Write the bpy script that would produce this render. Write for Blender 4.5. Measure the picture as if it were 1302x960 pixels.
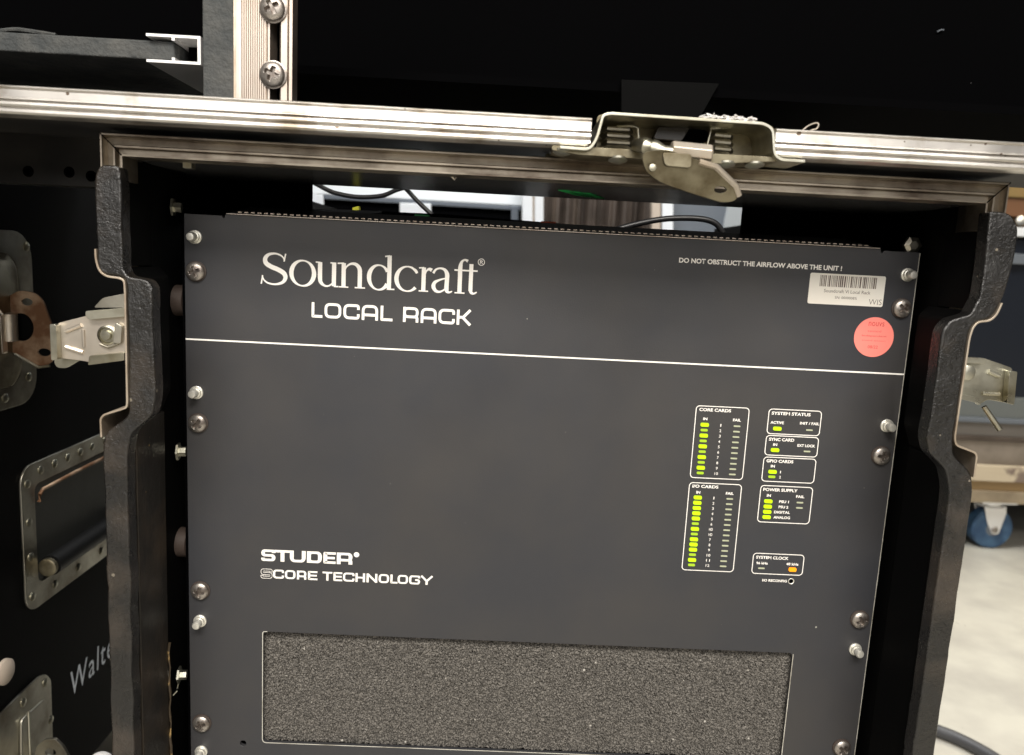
import bpy, bmesh, math, random
from mathutils import Vector, Matrix, noise
random.seed(7)
C = bpy.context.scene
for o in list(bpy.data.objects): bpy.data.objects.remove(o)
H = 0.650            # height of the panel's top edge over the floor (m)
# ---------------------------------------------------------------- camera
RM = ((0.99856, -0.05153, -0.01525), (0.04862, 0.98722, -0.15179), (0.02287, 0.15083, 0.9883))
CAM = (0.2057, -0.5066, -0.0196)      # x, y, z relative to the panel's top left corner (m)
cd = bpy.data.cameras.new('camera'); cam = bpy.data.objects.new('camera', cd); C.collection.objects.link(cam)
w3 = lambda r: Vector((r[0], r[2], -r[1]))
rt, dn, fw = w3(RM[0]), w3(RM[1]), w3(RM[2])
m = Matrix((rt, -dn, -fw)).transposed().to_4x4(); m.translation = (CAM[0], CAM[1], CAM[2] + H)
cam.matrix_world = m
cd.sensor_width = 36; cd.lens = 970 / 1302 * 36; cd.clip_start = 0.02; cd.clip_end = 60
cd.dof.use_dof = True; cd.dof.focus_distance = 0.52; cd.dof.aperture_fstop = 9
C.camera = cam
C.render.engine = 'CYCLES'
# ---------------------------------------------------------------- world and lamps
W = bpy.data.worlds.new('World'); C.world = W; W.use_nodes = True
W.node_tree.nodes['Background'].inputs[0].default_value = (1.0, 0.93, 0.86, 1)
W.node_tree.nodes['Background'].inputs[1].default_value = 0.10
def lamp(name, loc, target, sx, sy, power, col):
    l = bpy.data.lights.new(name, 'AREA'); l.shape = 'RECTANGLE'; l.size = sx; l.size_y = sy; l.energy = power; l.color = col
    o = bpy.data.objects.new(name, l); C.collection.objects.link(o)
    loc = Vector(loc) + Vector((0, 0, H)); o.location = loc
    o.rotation_euler = (Vector(target) + Vector((0, 0, H)) - loc).to_track_quat('-Z', 'Y').to_euler()
    return o
lamp('ceiling_or_fill_lamp', (0.2, -1.35, 1.25), (0.24, 0, -0.1), 1.8, 0.45, 24, (1, 0.95, 0.89))
lamp('ceiling_or_fill_lamp', (0.3, -1.9, 1.75), (0.3, -1.5, -0.65), 2.0, 0.8, 60, (1, 0.95, 0.86))  # added unseen fill: lights the floor so its bounce lifts the lower panel
lamp('ceiling_or_fill_lamp', (0.1, -2.4, 0.75), (0.24, 0, -0.2), 2.6, 1.0, 20, (1, 0.96, 0.92))
lamp('ceiling_or_fill_lamp', (2.1, 1.1, 1.7), (1.6, 1.25, -0.65), 1.6, 1.2, 50, (1, 0.93, 0.78))
lamp('ceiling_or_fill_lamp', (0.25, 0.62, 1.1), (0.3, 1.2, 0.05), 1.2, 0.3, 27, (0.96, 0.98, 1))  # added unseen fill behind the cases, brightens what the opening shows
V = C.view_settings; V.view_transform = 'Standard'; V.look = 'None'; V.exposure = 0.35; V.gamma = 1
# ---------------------------------------------------------------- helpers (all lengths in mm, z relative to the panel's top edge)
def ray(px, py):
    a, b = (px - 651) / 970, (py - 480) / 970
    return rt * a + dn * b + fw
def at(px, py, Y):
    d = ray(px, py); s = (Y / 1000 - CAM[1]) / d.y
    return ((CAM[0] + s * d.x) * 1000, (CAM[2] + s * d.z) * 1000)
def atL(px, py, X):
    d = ray(px, py); s = (X / 1000 - CAM[0]) / d.x
    return ((CAM[1] + s * d.y) * 1000, (CAM[2] + s * d.z) * 1000)
def M3(v): return Vector((v[0] / 1000, v[1] / 1000, v[2] / 1000 + H))
COL = C.collection
def thing(name, label, cat, loc, group=None):
    o = bpy.data.objects.new(name, None); COL.objects.link(o); o.empty_display_size = .05
    o.location = M3(loc); o['label'] = label; o['category'] = cat
    if group: o['group'] = group
    return o
def wloc(o):
    v = Vector((0, 0, 0))
    while o: v += o.location; o = o.parent
    return v
def obj(name, bm, mat, parent=None, bevel=0, seg=2, smooth=False, label=None, origin=None, kind=None, autos=None):
    me = bpy.data.meshes.new(name)
    if origin is None: base = wloc(parent) if parent else None
    else: base = M3(origin)
    for v in bm.verts:
        v.co = M3(v.co) - (base if base is not None else Vector((0, 0, 0)))
    bmesh.ops.recalc_face_normals(bm, faces=bm.faces)
    if smooth or bevel:
        for f in bm.faces: f.smooth = True
    bm.to_mesh(me); bm.free()
    o = bpy.data.objects.new(name, me); COL.objects.link(o)
    if parent: o.parent = parent
    if origin is not None: o.location = base - (wloc(parent) if parent else Vector((0, 0, 0)))
    if mat: me.materials.append(mat)
    if bevel:
        b = o.modifiers.new('b', 'BEVEL'); b.width = bevel / 1000; b.segments = seg; b.limit_method = 'ANGLE'; b.angle_limit = math.radians(35); b.harden_normals = True
    elif smooth:
        try: me.set_sharp_from_angle(angle=math.radians(40))
        except Exception: pass
    if label: o['label'] = label
    if kind: o['kind'] = kind
    return o
def tag(o, label, cat, group=None):
    o['label'] = label; o['category'] = cat
    if group: o['group'] = group
    return o
def copy_tree(o, parent, loc=None):
    c = o.copy(); COL.objects.link(c); c.parent = parent
    if loc is not None: c.location = M3(loc) - (wloc(parent) if parent else Vector((0, 0, 0)))
    for ch in list(o.children):
        d = ch.copy(); COL.objects.link(d); d.parent = c
        for g in ch.children:
            e = g.copy(); COL.objects.link(e); e.parent = d
    return c
def BM(): return bmesh.new()
def box(bm, x0, x1, y0, y1, z0, z1):
    r = bmesh.ops.create_cube(bm, size=1)
    for v in r['verts']:
        v.co = ((x0 + x1) / 2 + v.co.x * (x1 - x0), (y0 + y1) / 2 + v.co.y * (y1 - y0), (z0 + z1) / 2 + v.co.z * (z1 - z0))
    return bm
XZ = lambda u, v, w: (u, w, v)       # outline in x,z, depth along y
YZ = lambda u, v, w: (w, u, v)       # outline in y,z, depth along x
XY = lambda u, v, w: (u, v, w)
def plate(bm, outer, w0, w1, holes=(), fn=XZ):
    """solid plate with holes: outline filled at w0, extruded to w1"""
    es = []; loops = []
    for lp in [outer] + list(holes):
        vs = [bm.verts.new(fn(u, v, w0)) for u, v in lp]
        loops.append(vs)
        for i in range(len(vs)): es.append(bm.edges.new((vs[i], vs[(i + 1) % len(vs)])))
    if holes:
        fs = [g for g in bmesh.ops.triangle_fill(bm, use_beauty=True, use_dissolve=False, edges=es)['geom'] if isinstance(g, bmesh.types.BMFace)]
    else:
        fs = [bm.faces.new(loops[0])]
    allv = [v for l in loops for v in l]; mp = {}
    for l, lp in zip(loops, [outer] + list(holes)):
        for v, (a, b) in zip(l, lp): mp[v] = bm.verts.new(fn(a, b, w1))
    for f in fs: bm.faces.new([mp[v] for v in reversed(f.verts)])
    for l in loops:
        for i in range(len(l)):
            a, b = l[i], l[(i + 1) % len(l)]
            bm.faces.new((a, b, mp[b], mp[a]))
    return bm
def rrect(x0, z0, x1, z1, r, n=5):
    p = []
    for cx, cz, a0 in ((x1 - r, z1 - r, 0), (x0 + r, z1 - r, 90), (x0 + r, z0 + r, 180), (x1 - r, z0 + r, 270)):
        for k in range(n + 1):
            a = math.radians(a0 + 90 * k / n); p.append((cx + r * math.cos(a), cz + r * math.sin(a)))
    return p
def circ(cx, cz, r, n=20, rz=None): return [(cx + r * math.cos(2 * math.pi * k / n), cz + (rz or r) * math.sin(2 * math.pi * k / n)) for k in range(n)]
def rounded(path, r, n=4, closed=False):
    out = []; N = len(path)
    for i, p in enumerate(path):
        if not closed and i in (0, N - 1): out.append(tuple(p)); continue
        p = Vector(p[:2]); a = Vector(path[i - 1][:2]); b = Vector(path[(i + 1) % N][:2])
        da, db = a - p, b - p
        t = min(r, da.length * .49, db.length * .49)
        s, e = p + da.normalized() * t, p + db.normalized() * t
        for k in range(n + 1):
            u = k / n; q = s.lerp(p, u).lerp(p.lerp(e, u), u); out.append((q.x, q.y))
    return out
def offs(path, d, closed=False):
    """offset a 2-D polyline to its left by d (a number or a list)"""
    N = len(path); out = []
    for i in range(N):
        p = Vector(path[i][:2])
        a = Vector(path[(i - 1) % N][:2]) if (closed or i > 0) else None
        b = Vector(path[(i + 1) % N][:2]) if (closed or i < N - 1) else None
        t1 = (p - a).normalized() if a is not None and (p - a).length > 1e-9 else None
        t2 = (b - p).normalized() if b is not None and (b - p).length > 1e-9 else None
        if t1 is None: t1 = t2
        if t2 is None: t2 = t1
        n1 = Vector((-t1.y, t1.x)); n2 = Vector((-t2.y, t2.x)); n = n1 + n2
        if n.length < 1e-6: n = n1
        n.normalize(); c = max(.35, n.dot(n1)); dd = d[i] if isinstance(d, (list, tuple)) else d
        q = p + n * (dd / c); out.append((q.x, q.y))
    return out
def sheet(bm, path, t, w0, w1, fn=XZ):
    """a bent sheet of thickness t following a 2-D path, extruded w0..w1"""
    a = offs(path, t / 2); b = offs(path, -t / 2)
    return plate(bm, a + b[::-1], w0, w1, fn=fn)
def sweep(bm, path, prof, fn=lambda u, v, y: (u, y, v)):
    """profile (d, y) swept along the x,z path, mitred; d goes to the right of the path"""
    rows = []
    for d, y in prof:
        rows.append([bm.verts.new(fn(q[0], q[1], y)) for q in offs(path, -d)])
    n = len(prof)
    for i in range(n):
        A, B = rows[i], rows[(i + 1) % n]
        for k in range(len(path) - 1): bm.faces.new((A[k], A[k + 1], B[k + 1], B[k]))
    bm.faces.new([r[0] for r in rows]); bm.faces.new([r[-1] for r in reversed(rows)])
    return bm
def tube(bm, pts, r, n=10, cap=True):
    pts = [Vector(p) for p in pts]; rings = []; up = Vector((.13, .2, 1)).normalized()
    for i, p in enumerate(pts):
        t = (pts[min(i + 1, len(pts) - 1)] - pts[max(i - 1, 0)]).normalized()
        s = t.cross(up)
        if s.length < .05: s = t.cross(Vector((1, 0, 0)))
        s.normalize(); u = s.cross(t).normalized()
        rr = r[i] if isinstance(r, (list, tuple)) else r
        rings.append([bm.verts.new(p + (s * math.cos(2 * math.pi * k / n) + u * math.sin(2 * math.pi * k / n)) * rr) for k in range(n)])
    for a, b in zip(rings, rings[1:]):
        for k in range(n): bm.faces.new((a[k], a[(k + 1) % n], b[(k + 1) % n], b[k]))
    if cap: bm.faces.new(rings[0][::-1]); bm.faces.new(rings[-1])
    return bm
def lathe(bm, c, axis, prof, n=24):
    """profile [(h, r)] about an axis through c"""
    a = Vector(axis).normalized(); s = a.cross(Vector((0, 0, 1)) if abs(a.z) < .9 else Vector((1, 0, 0))).normalized(); u = a.cross(s)
    c = Vector(c); rings = []
    for h, r in prof:
        if r <= 1e-6: rings.append([bm.verts.new(c + a * h)]); continue
        rings.append([bm.verts.new(c + a * h + (s * math.cos(2 * math.pi * k / n) + u * math.sin(2 * math.pi * k / n)) * r) for k in range(n)])
    for A, B in zip(rings, rings[1:]):
        for k in range(n):
            k2 = (k + 1) % n
            if len(A) == 1 and len(B) == 1: break
            if len(A) == 1: bm.faces.new((A[0], B[k2], B[k]))
            elif len(B) == 1: bm.faces.new((A[k], A[k2], B[0]))
            else: bm.faces.new((A[k], A[k2], B[k2], B[k]))
    if len(rings[0]) > 1: bm.faces.new(rings[0][::-1])
    if len(rings[-1]) > 1: bm.faces.new(rings[-1])
    return bm
def catmull(P, n=8, closed=False):
    out = []; N = len(P)
    rng = range(N if closed else N - 1)
    for i in rng:
        g = lambda k: P[k % N] if closed else P[max(0, min(N - 1, k))]
        p0, p1, p2, p3 = g(i - 1), g(i), g(i + 1), g(i + 2)
        for k in range(n):
            t = k / n
            out.append(tuple(.5 * (2 * b + (c - a) * t + (2 * a - 5 * b + 4 * c - d) * t * t + (3 * b - a - 3 * c + d) * t ** 3) for a, b, c, d in zip(p0, p1, p2, p3)))
    if not closed: out.append(tuple(P[-1]))
    return out
# ---------------------------------------------------------------- materials
def mat(name, base, rough=.5, metal=0, bump=None, var=None, roughvar=None, spots=None, emit=None, spec=.5, brush=None, coat=0):
    m = bpy.data.materials.new(name); m.use_nodes = True; nt = m.node_tree; N = nt.nodes; L = nt.links
    b = N['Principled BSDF']; b.inputs['Base Color'].default_value = (*base, 1); b.inputs['Roughness'].default_value = rough
    b.inputs['Metallic'].default_value = metal; b.inputs['Specular IOR Level'].default_value = spec; b.inputs['Coat Weight'].default_value = coat
    tc = N.new('ShaderNodeTexCoord')
    def nz(scale, detail=4, vec=None, r=.55):
        n = N.new('ShaderNodeTexNoise'); n.inputs['Scale'].default_value = scale; n.inputs['Detail'].default_value = detail; n.inputs['Roughness'].default_value = r
        L.new(vec or tc.outputs['Object'], n.inputs['Vector']); return n
    col = None
    if var:      # (scale, colour2, lo, hi)
        n = nz(var[0], 6); r = N.new('ShaderNodeMapRange'); r.inputs[1].default_value = var[2]; r.inputs[2].default_value = var[3]; L.new(n.outputs[0], r.inputs[0])
        x = N.new('ShaderNodeMix'); x.data_type = 'RGBA'; x.inputs[6].default_value = (*base, 1); x.inputs[7].default_value = (*var[1], 1)
        L.new(r.outputs[0], x.inputs[0]); col = x.outputs[2]
    if spots:    # (scale, size, colour): scattered specks
        for sc, sz, sc_col in (spots if isinstance(spots, list) else [spots]):
            vo = N.new('ShaderNodeTexVoronoi'); vo.inputs['Scale'].default_value = sc; L.new(tc.outputs['Object'], vo.inputs['Vector'])
            wn = N.new('ShaderNodeTexWhiteNoise'); L.new(vo.outputs['Position'], wn.inputs['Vector'])
            mu = N.new('ShaderNodeMath'); mu.operation = 'MULTIPLY'; L.new(wn.outputs['Value'], mu.inputs[0]); mu.inputs[1].default_value = sz
            lt = N.new('ShaderNodeMath'); lt.operation = 'LESS_THAN'; L.new(vo.outputs['Distance'], lt.inputs[0]); L.new(mu.outputs[0], lt.inputs[1])
            x = N.new('ShaderNodeMix'); x.data_type = 'RGBA'; x.inputs[7].default_value = (*sc_col, 1)
            if col: L.new(col, x.inputs[6])
            else: x.inputs[6].default_value = (*base, 1)
            L.new(lt.outputs[0], x.inputs[0]); col = x.outputs[2]
    if col: L.new(col, b.inputs['Base Color'])
    if roughvar:
        n = nz(roughvar[0], 5); r = N.new('ShaderNodeMapRange'); r.inputs[1].default_value = .3; r.inputs[2].default_value = .7; r.inputs[3].default_value = roughvar[1]; r.inputs[4].default_value = roughvar[2]
        L.new(n.outputs[0], r.inputs[0]); L.new(r.outputs[0], b.inputs['Roughness'])
    prev = None
    for bp in (bump if isinstance(bump, list) else [bump] if bump else []):
        vec = None
        if len(bp) > 3:
            mp = N.new('ShaderNodeMapping'); mp.inputs['Scale'].default_value = bp[3]; L.new(tc.outputs['Object'], mp.inputs['Vector']); vec = mp.outputs[0]
        n = nz(bp[0], 4, vec); bu = N.new('ShaderNodeBump'); bu.inputs['Strength'].default_value = bp[1]; bu.inputs['Distance'].default_value = bp[2]
        L.new(n.outputs[0], bu.inputs['Height'])
        if prev: L.new(prev.outputs[0], bu.inputs['Normal'])
        prev = bu
    if prev: L.new(prev.outputs[0], b.inputs['Normal'])
    if emit: b.inputs['Emission Color'].default_value = (*emit[0], 1); b.inputs['Emission Strength'].default_value = emit[1]
    return m
m_panel = mat('black_powder_coat', (.031, .032, .037), .46, bump=[(900, .14, .0004), (16, .04, .002)], var=(9, (.042, .040, .040), .38, .66), roughvar=(14, .38, .56),
              spots=[(34, .026, (.32, .32, .28)), (60, .020, (.16, .16, .14)), (110, .016, (.22, .22, .2))])
m_print = mat('white_screen_print', (.90, .87, .82), .5)
m_print2 = mat('bare_cut_edge_and_highlight', (.55, .53, .47), .4, var=(60, (.30, .28, .23), .45, .65))
m_alu = mat('aluminium_extrusion', (.60, .575, .54), .40, 1, bump=[(60, .25, .0006, (.3, 1, 1)), (400, .12, .0003), (35, .2, .0012)], spots=[(60, .09, (.16, .12, .09)), (140, .09, (.20, .17, .14))], var=(30, (.34, .29, .23), .50, .66), roughvar=(35, .30, .52))
m_alu_dirty_shaded = mat('grimy_shaded_aluminium_frame', (.42, .37, .30), .36, 1, bump=[(50, .3, .0008, (.12, 1, 1)), (500, .1, .0003)], var=(28, (.14, .11, .085), .42, .66), roughvar=(20, .3, .55))  # dark brown base holds the upper bar's shade; mottling is grime
m_white_alu = mat('cut_aluminium', (.85, .84, .83), .45, .6, bump=(300, .05, .0003))
m_rail = mat('ribbed_rail_aluminium', (.56, .50, .44), .35, 1, roughvar=(18, .3, .5), var=(14, (.46, .37, .30), .45, .7))
m_zinc = mat('zinc_plated_steel', (.54, .53, .45), .36, 1, bump=[(45, .2, .001), (350, .15, .0004)], var=(35, (.34, .31, .22), .42, .66), roughvar=(40, .26, .52))
m_zinc_bright = mat('worn_bright_zinc', (.66, .60, .52), .40, .85, bump=(90, .2, .0006), var=(40, (.52, .44, .34), .45, .7), roughvar=(40, .3, .5))
m_tongue = mat('stained_steel', (.24, .215, .15), .42, .9, bump=[(45, .3, .001), (350, .2, .0004)], var=(50, (.11, .09, .055), .42, .62), roughvar=(40, .3, .55))
m_dish = mat('dish_steel', (.54, .52, .45), .38, 1, bump=[(25, .25, .002), (300, .1, .0004)], var=(26, (.24, .21, .16), .4, .68), roughvar=(30, .3, .5))
m_rust = mat('rusted_steel', (.17, .085, .042), .6, .55, bump=[(150, .4, .0006)], var=(45, (.42, .30, .20), .45, .68), roughvar=(50, .45, .7))
m_screw = mat('nickel_screw', (.42, .385, .35), .38, .85, bump=(500, .25, .0003), var=(160, (.20, .17, .15), .45, .62))
m_stud = mat('bright_stud', (.86, .84, .76), .38, .7, bump=(700, .2, .0003))
m_rim = mat('worn_brass_rim', (.66, .57, .46), .42, .8, var=(60, (.45, .36, .27), .42, .66))
m_pad = mat('black_textured_coating', (.0062, .0058, .0056), .25, 0, bump=[(430, .55, .0010), (1200, .5, .0006), (70, .35, .002)], var=(22, (.040, .031, .024), .52, .72),
            spots=[(90, .10, (.16, .14, .11))], roughvar=(60, .14, .42), spec=.75)
m_post = mat('scuffed_brown_coating', (.014, .012, .010), .4, bump=[(60, .5, .002, (1, 1, .15)), (400, .3, .0006)], var=(22, (.050, .036, .024), .50, .78), spots=(110, .10, (.22, .15, .06)), spec=.35)
m_blk = mat('black_laminate', (.0015, .0015, .0016), .6, spec=.07, bump=(260, .15, .0006), spots=(60, .02, (.10, .09, .08)))
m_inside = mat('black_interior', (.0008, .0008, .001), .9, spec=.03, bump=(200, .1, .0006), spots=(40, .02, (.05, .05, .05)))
m_under = mat('dark_grey_board', (.012, .012, .013), .34, bump=(60, .08, .001), var=(12, (.05, .046, .042), .4, .7))
m_ceil = mat('grey_lacquered_board', (.045, .045, .046), .25, bump=(60, .08, .001))
m_blk2 = mat('black_vinyl_and_hole_shade', (.0022, .0022, .0022), .7, spec=.05)
m_carpet = mat('grey_textured_board', (.045, .049, .050), .7, bump=[(350, .7, .0015), (120, .5, .002)], var=(60, (.085, .085, .08), .4, .7), spec=.3)
m_foam = mat('foam_filter', (.045, .042, .038), .8, bump=(1200, .7, .0008), var=(1050, (.20, .185, .165), .42, .62), spots=[(120, .10, (.4, .38, .34))], spec=.25)
m_rub = mat('brown_rubber', (.05, .035, .028), .6, bump=(200, .3, .0006))
m_label = mat('paper_label', (.80, .77, .70), .6, var=(15, (.72, .66, .58), .45, .7))
m_ink = mat('label_ink', (.12, .085, .07), .7)
m_pink = mat('salmon_sticker', (.86, .23, .19), .45)
m_pinkink = mat('sticker_ink', (.55, .05, .05), .5)
m_led = mat('lit_green_led', (.05, .09, 0), .4, emit=((.37, .56, .0), 1.7))
m_led2 = mat('dim_green_led', (.06, .09, .01), .4, emit=((.31, .46, .01), 1.25))
m_amber = mat('lit_amber_led', (.2, .08, 0), .4, emit=((1.0, .30, .002), 1.3))
m_off = mat('unlit_led', (.42, .44, .31), .4)
m_cable = mat('black_cable', (.014, .014, .015), .38)
m_white = mat('white_painted_metal', (.78, .80, .82), .5, var=(8, (.70, .70, .70), .4, .7))
m_greypaint = mat('grey_painted_metal', (.13, .145, .165), .5)
m_brown = mat('brown_post', (.075, .055, .042), .6, var=(12, (.04, .028, .02), .4, .6))
m_gold = mat('varnished_wood', (.22, .15, .06), .3, bump=(40, .1, .001), var=(10, (.26, .16, .07), .4, .7))
m_conc = mat('polished_concrete', (.46, .44, .38), .35, bump=[(14, .2, .003), (90, .1, .001)], var=(9, (.36, .34, .30), .40, .66), spots=[(30, .03, (.26, .24, .2)), (70, .03, (.3, .28, .24))], roughvar=(8, .25, .5))
m_wall = mat('dark_wall', (.03, .03, .032), .7)
m_blue = mat('blue_caster_tread', (.02, .055, .12), .5, bump=(200, .2, .0006), var=(30, (.06, .13, .22), .4, .7))
m_green = mat('green_plastic_and_reflection', (.02, .42, .10), .4)
m_orange = mat('orange_plastic', (.55, .08, .02), .5)
m_yellow = mat('yellow_plastic', (.5, .5, .03), .5)
m_pen = mat('silver_pen', (.60, .64, .68), .5)
m_stone = mat('beige_stud', (.50, .42, .34), .5)
m_copper = mat('copper_wire', (.70, .36, .20), .35, .9)
m_fluff = mat('white_lint', (.75, .73, .72), .9)
# ---------------------------------------------------------------- setting
bm = BM(); vs = [bm.verts.new(p) for p in ((-6000, -4000, -650), (9000, -4000, -650), (9000, 7000, -650), (-6000, 7000, -650))]; bm.faces.new(vs)
obj('floor', bm, m_conc, kind='structure')
bm = BM(); box(bm, -6000, 9000, 4200, 4300, -650, 3200); obj('wall', bm, m_wall, kind='structure')
# ---------------------------------------------------------------- shared builders
def head_mesh(bm, c, R, dome, rec, ang, n=44):
    """domed cross-recess screw head facing -y; a real height field"""
    ca, sa = math.cos(ang), math.sin(ang); grid = {}
    for i in range(n + 1):
        for j in range(n + 1):
            u, v = 2 * i / n - 1, 2 * j / n - 1
            # square -> disc
            x, z = u * math.sqrt(1 - v * v / 2), v * math.sqrt(1 - u * u / 2)
            r = math.hypot(x, z); h = dome * math.sqrt(max(0, 1 - (r * .97) ** 2))
            X, Z = x * ca + z * sa, -x * sa + z * ca
            arm = max(0, 1 - (min(abs(X), abs(Z)) / .17) ** 4) * max(0, min(1, (.60 - max(abs(X), abs(Z))) / .10))
            core = max(0, min(1, (.30 - abs(X) - abs(Z)) / .15 + .5))
            h -= rec * min(1, max(arm, core)) * (1 - .4 * max(abs(X), abs(Z)))
            grid[i, j] = bm.verts.new((c[0] + x * R, c[1] - h, c[2] + z * R))
    for i in range(n):
        for j in range(n): bm.faces.new((grid[i, j], grid[i + 1, j], grid[i + 1, j + 1], grid[i, j + 1]))
    return bm
def make_screw(parent, c, R=6.3, ang=.4, name='screw', mt=None):
    bm = BM(); head_mesh(bm, (c[0], c[1] - 1.6, c[2]), R, R * .45, R * .62, ang)
    lathe(bm, c, (0, -1, 0), [(0, R * .98), (1.7, R * .995)], 28)
    s = obj(name, bm, mt or m_screw, parent, smooth=True, origin=c)
    bm = BM(); lathe(bm, c, (0, -1, 0), [(0, R * 1.12), (.8, R * 1.12), (1.0, R * 1.04)], 28)
    w = obj('washer', bm, m_rub if mt is None else mt, s, smooth=True)
    return s
def make_stud(parent, c):
    bm = BM()
    lathe(bm, c, (0, -1, 0), [(0, 4.5), (1.0, 4.5), (1.3, 4.1), (1.3, 3.6), (3.2, 3.5), (3.4, 2.9), (7.6, 2.9), (8.6, 2.3), (8.9, 0)], 22)
    return obj('stud', bm, m_stud, parent, smooth=True, origin=c)
def rivet(parent, c, axis, r=3.2, mt=None, name='rivet'):
    bm = BM(); lathe(bm, c, axis, [(0, r), (.5, r), (1.0, r * .85), (1.5, r * .5), (1.65, 0)], 16)
    return obj(name, bm, mt or m_zinc, parent, smooth=True, origin=c)
def caster(parent, x, y, zf, R, yaw=0, mount=None, tread=None):
    """swivel caster; zf floor height; parent gets one child 'caster' with sub-parts"""
    cz = zf + R
    zt = mount
    bm = BM(); box(bm, x - 42, x + 42, y - 38, y + 38, zt - 5, zt); lathe(bm, (x, y, zt - 5), (0, 0, -1), [(0, 24), (9, 24), (12, 18)], 24)
    for s in (-1, 1):
        plate(bm, rounded([(x - 26, zt - 16), (x + 26, zt - 16), (x + 30, zt - 30), (x + 18, cz - 12), (x + 2, cz - 12), (x - 14, cz + 18)], 6, closed=True), y + s * 19, y + s * 22)
    box(bm, x - 25, x + 28, y - 22, y + 22, zt - 20, zt - 15)
    f = obj('caster', bm, m_white_alu, parent, bevel=1)
    bm = BM(); lathe(bm, (x + 6, y - 17, cz), (0, 1, 0), [(0, R - 16), (0, R - 4), (4, R), (30, R), (34, R - 4), (34, R - 16)], 40)
    obj('wheel', bm, tread or m_blue, f, smooth=True)
    bm = BM(); lathe(bm, (x + 6, y - 18, cz), (0, 1, 0), [(0, 10), (3, R - 17), (33, R - 17), (36, 10)], 30)
    obj('rim', bm, m_greypaint, f, smooth=True)
    bm = BM(); lathe(bm, (x + 6, y - 27, cz), (0, 1, 0), [(0, 6), (2, 8), (52, 8), (54, 6)], 12)
    obj('axle', bm, m_screw, f, smooth=True)
    return f
# printed writing -------------------------------------------------------------
def text(body, x0, x1, z0, z1, parent, name='lettering', mt=None, y=-.14, bold=.0, fn=None, space=1):
    """writing fitted to a box on the panel plane, as flat geometry"""
    cu = bpy.data.curves.new(name, 'FONT'); cu.body = body; cu.size = 1; cu.offset = bold; cu.space_character = space; cu.resolution_u = 3
    t = bpy.data.objects.new('tmp', cu); COL.objects.link(t)
    bpy.context.view_layer.update()
    me = bpy.data.meshes.new_from_object(t.evaluated_get(bpy.context.evaluated_depsgraph_get()))
    bpy.data.objects.remove(t)
    xs = [v.co.x for v in me.vertices]; zs = [v.co.y for v in me.vertices]
    a, b, c, d = min(xs), max(xs), min(zs), max(zs)
    bm = BM(); bm.from_mesh(me); bpy.data.meshes.remove(me)
    for v in bm.verts:
        u = x0 + (v.co.x - a) / (b - a) * (x1 - x0); w = z0 + (v.co.y - c) / (d - c) * (z1 - z0)
        v.co = (u, y, w) if fn is None else fn(u, w)
    return obj(name, bm, mt or m_print, parent)
LAY = [0]
def ribbon(bm, pts, wid, x0, z0, sx=1, sz=1, closed=False, y=-.14, fn=None):
    """a flat pen stroke: centre line pts, full width wid (number or per-point)"""
    LAY[0] = (LAY[0] + 1) % 8; yy = y - .012 * LAY[0]
    P = [(x0 + p[0] * sx, z0 + p[1] * sz) for p in pts]
    w = wid if isinstance(wid, list) else [wid] * len(P)
    a = offs(P, [v / 2 for v in w], closed); b = offs(P, [-v / 2 for v in w], closed)
    F = fn or (lambda u, v, q: (u, q, v))
    A = [bm.verts.new(F(p[0], p[1], yy)) for p in a]; B = [bm.verts.new(F(p[0], p[1], yy)) for p in b]
    n = len(P)
    for i in range(n if closed else n - 1):
        j = (i + 1) % n; bm.faces.new((A[i], A[j], B[j], B[i]))
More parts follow.
